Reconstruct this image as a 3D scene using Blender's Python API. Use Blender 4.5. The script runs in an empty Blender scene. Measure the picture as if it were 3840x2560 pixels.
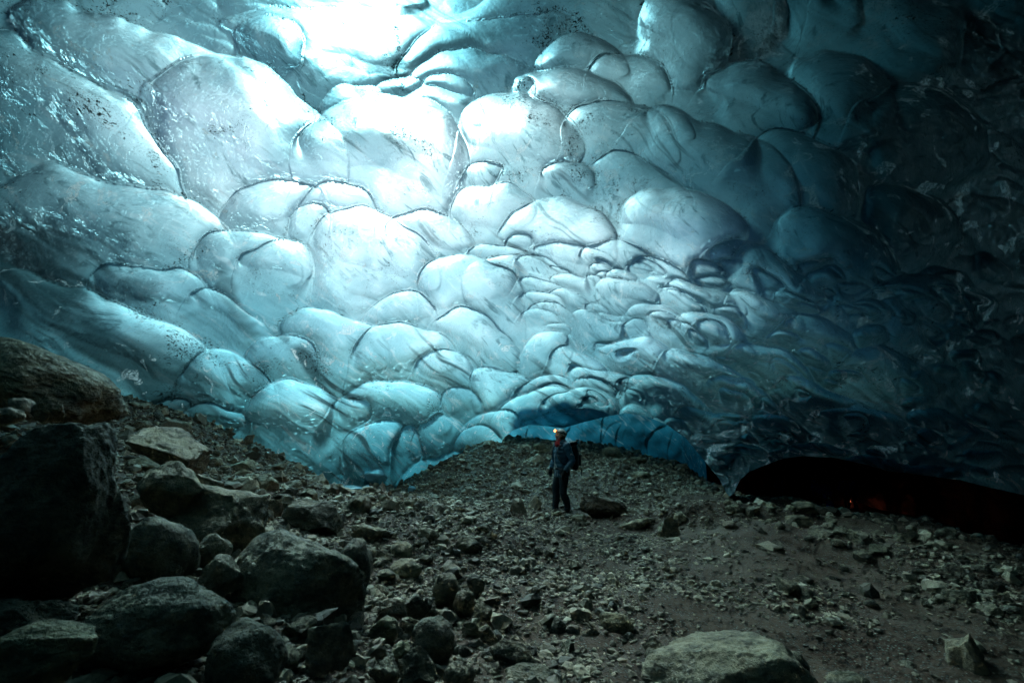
import bpy, bmesh, math, random
import numpy as np
from mathutils import Vector, Matrix
random.seed(7)
rng = np.random.default_rng(11)
SC = bpy.context.scene
COL = SC.collection
K = 3840 / 2352.0
FPX = 1707.0
PITCH = math.radians(10.6)
CAM = np.array([0.0, 0.0, 1.75])
cP, sP = math.cos(PITCH), math.sin(PITCH)

def pdir(u, v):
    """direction through a point of the photograph (3840 x 2560), y forward"""
    cx = (np.asarray(u, float) - 1920) / FPX
    cy = (1280 - np.asarray(v, float)) / FPX
    return np.stack([cx, cP - cy * sP, sP + cy * cP], -1)

def at(u, v, Y):
    d = pdir(u, v)
    return CAM + d * (Y / d[..., 1])[..., None] if d.ndim > 1 else CAM + d * (Y / d[1])

def to_uv(D):
    X, Y, Z = D[..., 0], D[..., 1], D[..., 2]
    f = Y * cP + Z * sP
    up = -Y * sP + Z * cP
    f2 = np.where(f > 0.05, f, 0.05)
    return 1920 + FPX * X / f2, 1280 - FPX * up / f2, f > 0.05

# ---------------------------------------------------------------- noise
_perm = np.random.default_rng(3).permutation(256)
_perm = np.concatenate([_perm, _perm, _perm])
_g = np.random.default_rng(5).normal(size=(256, 3)); _g /= np.linalg.norm(_g, axis=1)[:, None]

def perlin(P):
    shp = P.shape[:-1]
    P = P.reshape(-1, 3)
    i = np.floor(P).astype(np.int64)
    f = P - i
    i &= 255
    w = f * f * f * (f * (f * 6 - 15) + 10)
    out = np.zeros(len(P))
    for dx in (0, 1):
        for dy in (0, 1):
            for dz in (0, 1):
                h = _perm[_perm[_perm[(i[:, 0] + dx) & 255] + ((i[:, 1] + dy) & 255)] + ((i[:, 2] + dz) & 255)]
                g = _g[h]
                d = (g[:, 0] * (f[:, 0] - dx) + g[:, 1] * (f[:, 1] - dy) + g[:, 2] * (f[:, 2] - dz))
                ww = (w[:, 0] if dx else 1 - w[:, 0]) * (w[:, 1] if dy else 1 - w[:, 1]) * (w[:, 2] if dz else 1 - w[:, 2])
                out += d * ww
    return (out * 1.6).reshape(shp)

def noise2(x, y, s, seed=0.0):
    return perlin(np.stack([x * s, y * s, np.full_like(x, seed * 7.31 + 0.5)], -1))

def fbm(P, octv=4, gain=.5):
    a, o, t = 1.0, np.zeros(P.shape[:-1]), 0
    for k in range(octv):
        o += a * perlin(P * (2.03 ** k) + k * 17.3)
        a *= gain
    return o

def sstep(a, b, x):
    t = np.clip((x - a) / (b - a), 0, 1)
    return t * t * (3 - 2 * t)

# ---------------------------------------------------------------- thin plate interpolation
class TPS:
    def __init__(self, P, V, kern='r', reg=1e-6):
        P = np.asarray(P, float); V = np.asarray(V, float)
        self.P, self.kern = P, kern
        n, d = P.shape
        A = self.k(np.linalg.norm(P[:, None] - P[None], axis=-1)) + np.eye(n) * reg
        Q = np.concatenate([np.ones((n, 1)), P], 1)
        M = np.block([[A, Q], [Q.T, np.zeros((d + 1, d + 1))]])
        self.c = np.linalg.lstsq(M, np.concatenate([V, np.zeros(d + 1)]), rcond=None)[0]
    def k(self, r):
        return r if self.kern == 'r' else r * r * np.log(r + 1e-9)
    def __call__(self, X):
        shp = X.shape[:-1]
        X = X.reshape(-1, X.shape[-1])
        out = np.empty(len(X))
        n = len(self.P)
        for s in range(0, len(X), 100000):
            x = X[s:s + 100000]
            out[s:s + 100000] = self.k(np.linalg.norm(x[:, None] - self.P[None], axis=-1)) @ self.c[:n] + self.c[n] + x @ self.c[n + 1:]
        return out.reshape(shp)

# ---------------------------------------------------------------- meshes
def mesh_np(name, V, F, smooth=True, mat=None, parent=None, loc=None, attrs=None):
    V = np.asarray(V, np.float32); F = np.asarray(F, np.int32)
    me = bpy.data.meshes.new(name)
    n = F.shape[1]
    me.vertices.add(len(V)); me.vertices.foreach_set('co', V.ravel())
    me.loops.add(F.size); me.loops.foreach_set('vertex_index', F.ravel())
    me.polygons.add(len(F)); me.polygons.foreach_set('loop_start', np.arange(0, F.size, n, dtype=np.int32))
    try:
        me.polygons.foreach_set('loop_total', np.full(len(F), n, np.int32))
    except Exception:
        pass
    me.polygons.foreach_set('use_smooth', np.full(len(F), smooth))
    me.update(calc_edges=True)
    for k, a in (attrs or {}).items():
        at_ = me.attributes.new(k, 'FLOAT', 'POINT')
        at_.data.foreach_set('value', np.asarray(a, np.float32).ravel())
    o = bpy.data.objects.new(name, me)
    COL.objects.link(o)
    if mat is not None:
        for m in (mat if isinstance(mat, (list, tuple)) else [mat]):
            me.materials.append(m)
    if parent is not None: o.parent = parent
    if loc is not None: o.location = loc
    return o

def tag(o, label=None, cat=None, group=None, kind=None):
    if label: o['label'] = label
    if cat: o['category'] = cat
    if group: o['group'] = group
    if kind: o['kind'] = kind
    return o

# ---------------------------------------------------------------- node helper
class NT:
    def __init__(self, name):
        self.m = bpy.data.materials.new(name)
        self.m.use_nodes = True
        self.t = self.m.node_tree
        self.t.nodes.clear()
        self.out = self.t.nodes.new('ShaderNodeOutputMaterial')
    def n(self, typ, ins=None, **props):
        nd = self.t.nodes.new('ShaderNode' + typ)
        for k, v in props.items(): setattr(nd, k, v)
        for k, v in (ins or {}).items():
            s = nd.inputs[k]
            if hasattr(v, 'is_output') or isinstance(v, bpy.types.NodeSocket): self.t.links.new(v, s)
            else: s.default_value = v
        return nd
    def math(self, op, a, b=0.0, c=0.0, clamp=False):
        nd = self.t.nodes.new('ShaderNodeMath'); nd.operation = op; nd.use_clamp = clamp
        for i, v in enumerate((a, b, c)):
            if isinstance(v, bpy.types.NodeSocket): self.t.links.new(v, nd.inputs[i])
            else: nd.inputs[i].default_value = v
        return nd.outputs[0]
    def ramp(self, fac, stops, interp='LINEAR'):
        nd = self.t.nodes.new('ShaderNodeValToRGB'); cr = nd.color_ramp; cr.interpolation = interp
        while len(cr.elements) < len(stops): cr.elements.new(0.5)
        for e, (p, c) in zip(cr.elements, stops):
            e.position = p; e.color = (*c, 1) if len(c) == 3 else c
        self.t.links.new(fac, nd.inputs[0])
        return nd.outputs[0]
    def rng(self, v, a, b, c=0.0, d=1.0, smooth=True):
        nd = self.n('MapRange', {0: v, 1: a, 2: b, 3: c, 4: d}, clamp=True)
        if smooth: nd.interpolation_type = 'SMOOTHSTEP'
        return nd.outputs[0]
    def mixc(self, f, a, b, blend='MIX'):
        nd = self.t.nodes.new('ShaderNodeMix'); nd.data_type = 'RGBA'; nd.blend_type = blend
        for i, v in ((0, f), (6, a), (7, b)):
            if isinstance(v, bpy.types.NodeSocket): self.t.links.new(v, nd.inputs[i])
            else: nd.inputs[i].default_value = (*v, 1) if isinstance(v, tuple) and len(v) == 3 else v
        return nd.outputs[2]
    def noise(self, vec, scale, detail=4, rough=.55, dist=0.0):
        return self.n('TexNoise', {'Vector': vec, 'Scale': scale, 'Detail': detail, 'Roughness': rough, 'Distortion': dist}).outputs[0]
    def surf(self, s): self.t.links.new(s, self.out.inputs[0])
    def vol(self, s): self.t.links.new(s, self.out.inputs[1])
DET = 1.0
EXPO = 1.4
# ================================================================ ICE
SIG = (0.60, 0.43, 0.40)      # absorption of glacier ice per metre (stylised, strong)

def ice_material(name, density=1.0, deep=(1, 1, 1)):
    T = NT(name)
    geo = T.n('NewGeometry').outputs['Position']
    crease = T.n('Attribute', attribute_name='crease').outputs['Fac']
    vein = T.n('Attribute', attribute_name='vein').outputs['Fac']
    frost_a = T.n('Attribute', attribute_name='frost').outputs['Fac']
    # bubbly white ice above, dense blue ice at the foot of the wall
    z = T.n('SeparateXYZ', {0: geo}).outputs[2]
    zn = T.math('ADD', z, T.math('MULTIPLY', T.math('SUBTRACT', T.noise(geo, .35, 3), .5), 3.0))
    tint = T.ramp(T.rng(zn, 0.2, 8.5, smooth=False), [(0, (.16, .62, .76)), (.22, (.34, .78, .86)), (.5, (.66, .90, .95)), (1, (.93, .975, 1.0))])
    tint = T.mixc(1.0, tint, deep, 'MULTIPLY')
    # cloudy inner structure
    cl = T.noise(geo, 1.6, 6, .6, .6)
    tint = T.mixc(T.rng(cl, .35, .72, 0, .35), tint, (.55, .74, .78), 'MULTIPLY')
    milk = T.noise(geo, .42, 3, .5, .5)
    tint = T.mixc(T.rng(milk, .40, .62, .62, 0), tint, (.30, .46, .50), 'MULTIPLY')
    sx = T.n('SeparateXYZ', {0: geo}).outputs
    al = T.math('SUBTRACT', T.math('MULTIPLY', sx[0], .75), T.math('MULTIPLY', sx[2], .66))
    ac = T.math('ADD', T.math('MULTIPLY', sx[0], .66), T.math('MULTIPLY', sx[2], .75))
    sv = T.n('CombineXYZ', {0: T.math('MULTIPLY', al, .55), 1: T.math('MULTIPLY', ac, 3.6), 2: T.math('MULTIPLY', sx[1], 1.3)}).outputs[0]
    st1 = T.noise(sv, 1.5, 6, .62, 1.1)
    st = T.math('MULTIPLY', T.rng(st1, .53, .66), T.rng(T.noise(geo, .55, 2), .44, .58))
    tint = T.mixc(T.math('MULTIPLY', st, .75), tint, (.10, .20, .23))
    tint = T.mixc(T.math('MULTIPLY', T.rng(st1, .45, .33), .3), tint, (.97, 1.0, 1.0))
    tint = T.mixc(T.math('MULTIPLY', vein, .92), tint, (.035, .075, .085))
    # dirt specks: small voronoi chips inside noise clusters, thicker along the ridges
    clus = T.noise(geo, 1.0, 5, .7, .7)
    grit = T.n('Attribute', attribute_name='grit').outputs['Fac']
    clus = T.math('ADD', clus, T.math('MULTIPLY', grit, .17))
    clus = T.math('ADD', clus, T.math('MULTIPLY', crease, T.rng(T.noise(geo, 1.9, 2), .42, .62, .02, .17)))
    smear = T.n('Mapping', {'Vector': geo, 'Rotation': (.3, .6, .5), 'Scale': (1.0, .8, 1.7)}).outputs[0]
    sp = T.noise(smear, 21, 4, .72, .6)
    thr = T.rng(clus, .44, .70, .78, .55, smooth=False)
    speck = T.math('GREATER_THAN', sp, thr)
    sp2 = T.noise(smear, 62, 2, .6)
    speck2 = T.math('GREATER_THAN', sp2, T.rng(clus, .38, .68, .78, .60, smooth=False))
    speck = T.math('MAXIMUM', speck, T.math('MULTIPLY', speck2, .75))
    # bump
    b1 = T.noise(geo, 3.2, 5, .55, .4)
    b2 = T.noise(geo, 17, 3, .5)
    hgt = T.math('ADD', T.math('MULTIPLY', b1, .35), T.math('MULTIPLY', b2, .05))
    bump = T.n('Bump', {'Strength': .55, 'Distance': .12, 'Height': hgt}).outputs[0]
    gl_bump = T.n('Bump', {'Strength': .8, 'Distance': .04, 'Height': b2, 'Normal': bump}).outputs[0]
    trl = T.n('BsdfTranslucent', {'Color': tint, 'Normal': bump}).outputs[0]
    ref = T.n('BsdfRefraction', {'Color': tint, 'Roughness': .8, 'IOR': 1.14, 'Normal': bump}).outputs[0]
    ref2 = T.n('BsdfRefraction', {'Color': tint, 'Roughness': .48, 'IOR': 1.3, 'Normal': bump}).outputs[0]
    body = T.n('MixShader', {0: .45, 1: trl, 2: ref}).outputs[0]
    body = T.n('MixShader', {0: .13, 1: body, 2: ref2}).outputs[0]
    dif = T.n('BsdfDiffuse', {'Color': T.mixc(.5, tint, (.5, .7, .75)), 'Normal': bump}).outputs[0]
    body = T.n('MixShader', {0: .022, 1: body, 2: dif}).outputs[0]
    dirt = T.n('BsdfDiffuse', {'Color': (.012, .014, .014, 1)}).outputs[0]
    body = T.n('MixShader', {0: speck, 1: body, 2: dirt}).outputs[0]
    rip = T.n('Bump', {'Strength': 1.0, 'Distance': .10, 'Height': T.noise(geo, 6.5, 4, .6, 1.0), 'Normal': bump}).outputs[0]
    gl_bump = T.n('Bump', {'Strength': .7, 'Distance': .03, 'Height': b2, 'Normal': rip}).outputs[0]
    fr = T.n('Fresnel', {'IOR': 1.45, 'Normal': gl_bump}).outputs[0]
    gls = T.n('BsdfGlossy', {'Color': (.9, .97, 1, 1), 'Roughness': .035, 'Normal': gl_bump}).outputs[0]
    body = T.n('MixShader', {0: T.math('MINIMUM', T.math('MULTIPLY', fr, .8), .85), 1: body, 2: gls}).outputs[0]
    # hoar frost crystals: small patches of rough white
    fm = T.noise(geo, 2.1, 3, .6, 1.2)
    fm = T.math('ADD', fm, T.math('MULTIPLY', frost_a, .35))
    fc = T.noise(geo, 24, 4, .8, 1.0)
    fmask = T.math('MULTIPLY', T.rng(fm, .625, .665), T.rng(fc, .46, .53))
    fb = T.n('Bump', {'Strength': 1.0, 'Distance': .05, 'Height': fc}).outputs[0]
    frd = T.n('BsdfDiffuse', {'Color': (.85, .93, .96, 1), 'Normal': fb}).outputs[0]
    frg = T.n('BsdfGlossy', {'Color': (.9, .97, 1, 1), 'Roughness': .3, 'Normal': fb}).outputs[0]
    frt = T.n('BsdfTranslucent', {'Color': (.85, .95, 1, 1), 'Normal': fb}).outputs[0]
    fro = T.n('MixShader', {0: .45, 1: frd, 2: frg}).outputs[0]
    fro = T.n('MixShader', {0: .4, 1: fro, 2: frt}).outputs[0]
    body = T.n('MixShader', {0: fmask, 1: body, 2: fro}).outputs[0]
    outa = T.n('Attribute', attribute_name='outside').outputs['Fac']
    body = T.n('MixShader', {0: T.math('GREATER_THAN', outa, .5), 1: body, 2: T.n('BsdfTransparent').outputs[0]}).outputs[0]
    T.surf(body)
    va = T.n('VolumeAbsorption', {'Color': (1 - SIG[0], 1 - SIG[1], 1 - SIG[2], 1), 'Density': density}).outputs[0]
    T.vol(va)
    return T.m

# distance of the ice (view-px u, v -> metres along the ray) and thickness of the ice behind it
RCTL = [  # u, v, r, T
    (0, 0, 6.6, 5.6), (500, 0, 6.8, 2.0), (750, 0, 6.9, 4.2), (1250, 90, 7.3, 4.2), (1000, 0, 7, 5), (1500, 0, 7, 11), (2000, 0, 7, 20), (2352, 0, 7.2, 19.8),
    (0, 300, 6.8, 5.2), (450, 300, 7.6, 1.3), (880, 380, 8.3, 0.9), (700, 130, 7.6, 3.2), (760, 40, 7.0, 5.5), (1000, 480, 9.4, 1.2), (1200, 300, 8.6, 1.9), (1600, 300, 9.8, 9), (1800, 60, 7, 19), (1450, 170, 7.8, 9), (2000, 300, 9.6, 17), (2352, 300, 7.8, 19.8),
    (0, 560, 7.2, 6.4), (400, 560, 8.6, 3.2), (850, 560, 9.8, 1.1), (1200, 560, 10.6, 2.2), (1560, 560, 12.2, 1.6), (1900, 560, 11.4, 6.2), (2352, 560, 8.4, 18.0),
    (0, 760, 8.4, 8.), (400, 760, 9.8, 3.7), (850, 760, 11.2, 1.1), (1250, 760, 12.6, 3.0), (1600, 760, 14.2, 2.6), (1720, 670, 13.2, 3.0), (1950, 760, 12.0, 5), (2352, 760, 8.8, 16.2),
    (0, 940, 10.2, 7.8), (400, 940, 10.6, 5.0), (700, 960, 11.2, 1.7), (1000, 940, 12.4, 1.4), (1250, 930, 14.4, 3.0), (1500, 930, 14.4, 2.7), (1800, 930, 12.6, 2.8), (2100, 930, 11.2, 4.2), (2352, 930, 9.2, 16.2),
    (330, 1080, 11.2, 5.8), (700, 1100, 11.2, 2.6), (1000, 1080, 12.4, 2.2), (1180, 1010, 15, 3.9), (1300, 975, 16.6, 4.1), (1500, 985, 15.2, 6.2), (1570, 1015, 13.2, 5), (1640, 1080, 11.4, 3), (1678, 1140, 10.6, 1.0), (1760, 1070, 11.2, 4),
    (1900, 1050, 11.6, 3.2), (2200, 1080, 11.4, 4.6), (2352, 1120, 10.2, 13.5), (2352, 1400, 10.6, 16.2), (1500, 1300, 15, 8.1), (700, 1400, 11.4, 4.6), (100, 1400, 11, 9.3),
    (0, 1100, 11, 9.3)]
_D = [pdir(u * K, v * K) for u, v, r, t in RCTL]
_D = [d / np.linalg.norm(d) for d in _D]
_R = [c[2] for c in RCTL]; _T = [c[3] for c in RCTL]
for d, r, t in [((0, 0, 1), 5.2, 16), ((.5, .6, 1), 6.4, 20), ((.28, .6, 1), 6.1, 17), ((.45, .45, 1), 6.1, 22), ((.9, .8, .9), 6.8, 18), ((0, -1, .8), 6.2, 9), ((-1, -.6, .7), 6.5, 8), ((1, -.6, .7), 6.5, 12), ((0, -1, 0), 7.5, 12), ((-1, -1, 0), 8, 12), ((1, -1, 0), 8, 12),
                ((-1, 0, 0), 8, 9), ((1, 0, 0), 8.6, 12), ((-1, .2, .8), 6.2, 6), ((1, .3, .8), 6.4, 12), ((0, -1, -.4), 7.5, 12), ((-1, 0, -.4), 8.5, 12), ((1, 0, -.4), 9, 12),
                ((0, .5, 1), 5.8, 5), ((-.4, .5, 1), 5.8, 4)]:
    d = np.array(d, float); _D.append(d / np.linalg.norm(d)); _R.append(r); _T.append(t)
R_FN, _T_FN = TPS(_D, _R), TPS(_D, _T)
TM = .85
T_FN = lambda X: np.maximum(_T_FN(X), .4) * TM + 1.4

# lip of the near ice (photo px): below it the cave goes on
LIP = [(1300, 2450), (1560, 2300), (1760, 1950), (1850, 1740), (1872, 1675), (1890, 1640), (1925, 1612), (1985, 1592), (2050, 1597), (2110, 1605), (2190, 1582), (2280, 1560), (2350, 1548),
       (2430, 1562), (2500, 1592), (2570, 1640), (2620, 1700), (2665, 1755), (2700, 1800), (2722, 1845), (2736, 1862), (2752, 1850), (2775, 1800), (2805, 1772), (2850, 1752), (2925, 1722),
       (3000, 1710), (3130, 1716), (3250, 1742), (3330, 1766), (3420, 1776), (3600, 1800), (3720, 1830), (3840, 1856), (4050, 1900)]
_ld = pdir([p[0] for p in LIP], [p[1] for p in LIP])
LIP_AZ = np.degrees(np.arctan2(_ld[:, 0], _ld[:, 1]))
LIP_EL = np.degrees(np.arctan2(_ld[:, 2], np.hypot(_ld[:, 0], _ld[:, 1])))
LIP_AZ = np.concatenate([[-180, LIP_AZ[0] - 2], LIP_AZ, [LIP_AZ[-1] + 8, LIP_AZ[-1] + 14, 180]])
LIP_EL = np.concatenate([[-27, -27], LIP_EL, [-14, -27, -27]])

# scallops seen in the photograph: cx, cy, rx, ry, angle, depth (view px)
LUMPS = [
 (1230, 40, 230, 70, -18, .5), (700, -10, 260, 80, 10, .5), (1720, 30, 75, 110, 10, .6), (1880, 20, 90, 90, 20, .6), (1560, 110, 105, 100, 25, .8), (2050, 60, 160, 110, 30, .4),
 (330, 215, 330, 125, 27, .65), (800, 130, 270, 95, 8, .5), (612, 150, 88, 100, 12, .8), (1120, 120, 190, 70, -15, .5), (1330, 165, 92, 70, 10, .85),
 (150, 320, 300, 130, 38, .6), (1070, 195, 135, 58, -18, .6), (1750, 245, 130, 85, 25, .7), (1910, 250, 130, 125, 35, .5), (1450, 200, 90, 70, 10, .5),
 (925, 212, 66, 32, 0, .9), (1295, 255, 128, 90, 12, .85), (812, 250, 80, 56, 0, .8), (1042, 222, 46, 34, 10, .9), (1020, 270, 88, 52, 10, .7), (1192, 200, 28, 26, 0, 1.),
 (560, 350, 235, 165, 28, .75), (1440, 350, 130, 88, 15, .6), (1190, 355, 130, 118, 20, .85), (2120, 330, 140, 120, 30, .35), (880, 395, 190, 165, 14, .85), (1650, 400, 200, 100, 28, .6), (1555, 306, 50, 46, 10, .9),
 (1112, 408, 44, 50, 30, .8), (1840, 420, 130, 90, 35, .4), (1305, 432, 62, 48, 15, .9), (1470, 450, 110, 70, 20, .4), (240, 560, 290, 140, 14, .7), (2090, 520, 110, 80, 30, .4),
 (1128, 495, 92, 76, 5, .9), (620, 500, 118, 90, -22, .7), (760, 500, 88, 86, 10, .8), (1290, 570, 130, 95, 18, .7), (1560, 560, 132, 112, 18, .8), (985, 560, 98, 76, 5, .85), (1910, 610, 140, 115, 25, .5),
 (855, 620, 150, 110, 22, .8), (700, 545, 62, 75, 0, .8), (1205, 555, 30, 36, 10, 1.), (1415, 610, 90, 50, 15, .6), (1150, 590, 75, 48, 15, .8), (560, 640, 118, 100, 12, .7), (640, 630, 72, 74, 5, .8), (1800, 660, 120, 60, 25, .5),
 (1330, 600, 90, 45, 15, .7), (1710, 630, 90, 50, 25, .6), (2130, 730, 120, 90, 25, .5), (1075, 690, 110, 105, -5, .8), (1180, 690, 84, 118, -30, .9), (1310, 665, 60, 36, 15, .7), (350, 690, 136, 78, 15, .85), (1530, 640, 70, 32, 15, .6),
 (120, 730, 170, 50, 32, .5), (920, 745, 80, 68, -22, .8), (1440, 690, 80, 42, 20, .7), (1620, 700, 85, 42, 20, .7), (520, 740, 92, 52, 28, .7), (1760, 730, 90, 44, 25, .6), (1310, 712, 66, 34, 20, .8),
 (1085, 790, 98, 74, 30, .8), (755, 815, 125, 86, 18, .8), (645, 860, 92, 80, 20, .7), (250, 810, 270, 105, 28, .8), (1520, 760, 80, 36, 20, .6), (1390, 770, 95, 46, 22, .7), (1880, 790, 90, 50, 30, .5), (1650, 790, 90, 44, 22, .7), (1250, 835, 62, 58, -10, .8),
 (940, 850, 118, 98, 8, .75), (1020, 885, 66, 76, 32, .9), (520, 895, 108, 76, 5, .8), (1480, 840, 100, 44, 22, .7), (1780, 850, 90, 44, 26, .6), (1320, 850, 70, 46, 20, .7), (2050, 870, 110, 50, 28, .5), (1610, 870, 90, 40, 22, .7),
 (1155, 915, 72, 72, -28, .85), (365, 950, 70, 38, 5, .8), (500, 975, 64, 36, 5, .8), (675, 1000, 122, 122, 14, .85), (900, 985, 124, 100, 5, .8), (790, 960, 40, 50, 30, .7), (1400, 900, 90, 40, 18, .7), (1250, 895, 60, 40, 5, .7), (1540, 930, 90, 38, 22, .7), (1700, 930, 90, 38, 22, .7),
 (1880, 920, 90, 40, 26, .6), (1225, 955, 92, 58, -22, .8), (1060, 940, 45, 38, -20, .8), (1330, 940, 80, 40, 5, .7), (1640, 990, 90, 36, 25, .7), (1800, 1000, 80, 34, 20, .6), (2000, 980, 110, 36, 15, .5), (2200, 1000, 110, 40, 15, .5),
 (1130, 985, 70, 46, -25, .8), (1290, 985, 100, 40, -8, .7), (1480, 985, 70, 36, 20, .7), (860, 1070, 82, 84, 0, .8), (1030, 1040, 62, 84, -32, .8), (940, 1050, 38, 56, 0, .8), (1100, 1020, 50, 48, -20, .8), (1000, 1100, 90, 50, -35, .7),
 (1720, 1060, 70, 30, 20, .6), (1860, 1050, 90, 26, -5, .6), (2050, 1070, 110, 26, 5, .6), (1660, 1100, 40, 60, 15, .6)]

HS = 1.4
def relief(u, v, extra_small=True, seed=0):
    """depth of the scallops at photo px (u, v) in px; also ridge and vein masks"""
    u = u / K; v = v / K
    D = np.zeros_like(u); C = np.zeros_like(u)
    wu = u + 30 * noise2(u, v, 1 / 150., 1) + 7 * noise2(u, v, 1 / 55., 2)
    wv = v + 30 * noise2(u, v, 1 / 150., 3) + 7 * noise2(u, v, 1 / 55., 4)
    r2 = np.random.default_rng(40 + seed)
    L = []
    if extra_small:
        # small filler scallops, finer towards the lower right of the wall
        for gy in range(-40, 1180, 62):
            for gx in range(-60, 2480, 92):
                x = gx + r2.uniform(-40, 40); y = gy + r2.uniform(-28, 28)
                s = r2.uniform(.55, 1.1) * (1.0 if x > 1200 else .9)
                a = 22 if x > 1150 else 18
                L.append((x, y, 74 * s, 44 * s, a + r2.uniform(-18, 18), .16))
    L += LUMPS
    # tiny ones riding on the right wall
    L2 = []
    for k in range(190):
        x = r2.uniform(1230, 2300); y = r2.uniform(600, 1110)
        s = r2.uniform(.25, .75) * (1.15 - .5 * (y - 560) / 550)
        L2.append((x, y, 66 * s, 34 * s, r2.uniform(8, 34), r2.uniform(.7, 1.15)))
    L = L[:len(L) - len(LUMPS)] + sorted(LUMPS + L2, key=lambda l: l[1] - l[3])
    for (cx, cy, rx, ry, an, H) in L:
        if H > .3: rx *= 1.14; ry *= 1.12
        R = max(rx, ry) * 2.8 + 30
        m = (np.abs(u - cx) < R) & (np.abs(v - cy) < R)
        if not m.any(): continue
        c, s = math.cos(math.radians(an)), math.sin(math.radians(an))
        dx, dy = wu[m] - cx, wv[m] - cy
        a = (dx * c + dy * s) / rx; b = (-dx * s + dy * c) / ry
        b = np.where(b > 0, b * .40, b); a = a * (1 - .15 * np.clip(b, 0, 1))
        q = np.power(np.abs(a) ** 2.2 + np.abs(b) ** 2.2, 1 / 2.2)
        k = sstep(-.3, .55, b)
        width = .035 + .9 * k
        w = sstep(1.0, 1.0 - width, q)
        prof = np.sqrt(np.clip(1 - q ** 2.6, 0, 1)) * (1 - .97 * np.clip((b + 1) / 1.55, 0, 1) ** 2)
        d = D[m]; h = H * HS * min(rx, ry) * (1 + .75 * float(np.clip((cx - 1200) / 300, 0, 1)))
        pin = (1 - k) * np.exp(-np.abs(q - 1) / .16) * (q > 1)
        d = d * (1 - .22 * pin)
        d = d * (1 - w) + w * (h * prof + .30 * d)
        D[m] = d
        C[m] = np.maximum(C[m] * (1 - w), (1 - k) * np.exp(-((q - 1) / .06) ** 2) * min(1, min(rx, ry) / 50))
    # flow lines
    def rot(a, sa, sb, sd):
        c, s = math.cos(math.radians(a)), math.sin(math.radians(a))
        return perlin(np.stack([(wu * c + wv * s) / sa, (-wu * s + wv * c) / sb, np.full_like(u, sd)], -1))
    ang_n = rot(38, 330, 17, 2.2) + .5 * rot(34, 160, 7, 8.1)
    D += (.8 + .9 * sstep(750, 900, v)) * ang_n
    vein = sstep(.30, .70, rot(42, 260, 14, 5.5) + .5 * rot(36, 120, 5, 6.5) + .25 * noise2(u, v, 1 / 200., 9)) * sstep(-.1, .35, noise2(u, v, 1 / 150., 10))
    low = sstep(700, 900, v) * sstep(1300, 1050, u)
    vein = np.clip(vein * (.6 + .6 * low), 0, 1)
    for (cx, cy, rx, ry, an, st) in [(60, 600, 230, 115, 33, 1.), (150, 690, 120, 40, 30, .8), (330, 855, 280, 70, 31, .95), (300, 655, 60, 34, 10, .6), (545, 690, 34, 90, -20, .6), (705, 825, 75, 22, 35, .95), (590, 860, 40, 60, 20, .6), (1010, 130, 160, 40, -18, .55), (925, 150, 40, 22, 35, .9)]:
        c, s = math.cos(math.radians(an)), math.sin(math.radians(an))
        a = ((wu - cx) * c + (wv - cy) * s) / rx; b = (-(wu - cx) * s + (wv - cy) * c) / ry
        qq = np.sqrt(a * a + b * b) + .35 * rot(an, 160, 16, 3.3)
        vein = np.maximum(vein, st * sstep(1.15, .5, qq))
    return D * K, C, vein

def grit_mask(Dr):
    u, v, ok = to_uv(Dr); u = u / K; v = v / K
    u = u + 30 * noise2(u, v, 1 / 60., 11); v = v + 20 * noise2(u, v, 1 / 50., 12)
    g = np.zeros_like(u)
    for cx, cy, rx, ry, an, st in [(740, 265, 60, 22, 35, 1.1), (1250, 85, 190, 28, -18, .9), (1165, 215, 60, 40, -30, 1), (1400, 440, 60, 70, 30, .8), (215, 255, 60, 28, 35, .9), (360, 380, 26, 60, 0, .8), (680, 90, 26, 60, 30, .8),
                                   (1330, 330, 60, 80, 0, .5), (430, 780, 190, 30, 32, 1), (720, 830, 60, 22, 35, 1.2), (500, 300, 30, 14, 0, 1), (690, 560, 60, 30, 0, .5), (1230, 265, 50, 22, 25, .9), (1500, 250, 90, 14, 0, .8),
                                   (870, 850, 22, 40, -20, .9), (790, 1020, 20, 70, 5, .7), (1760, 620, 120, 60, 30, .5), (1850, 480, 90, 40, 30, .6), (1950, 700, 160, 50, 30, .5), (920, 300, 26, 34, -20, .9), (1010, 960, 40, 60, 30, .6), (380, 905, 60, 20, 0, 1)]:
        c, s = math.cos(math.radians(an)), math.sin(math.radians(an))
        a = ((u - cx) * c + (v - cy) * s) / rx; b = (-(u - cx) * s + (v - cy) * c) / ry
        g = np.maximum(g, st * np.exp(-(a * a + b * b)))
    return g * ok

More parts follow.
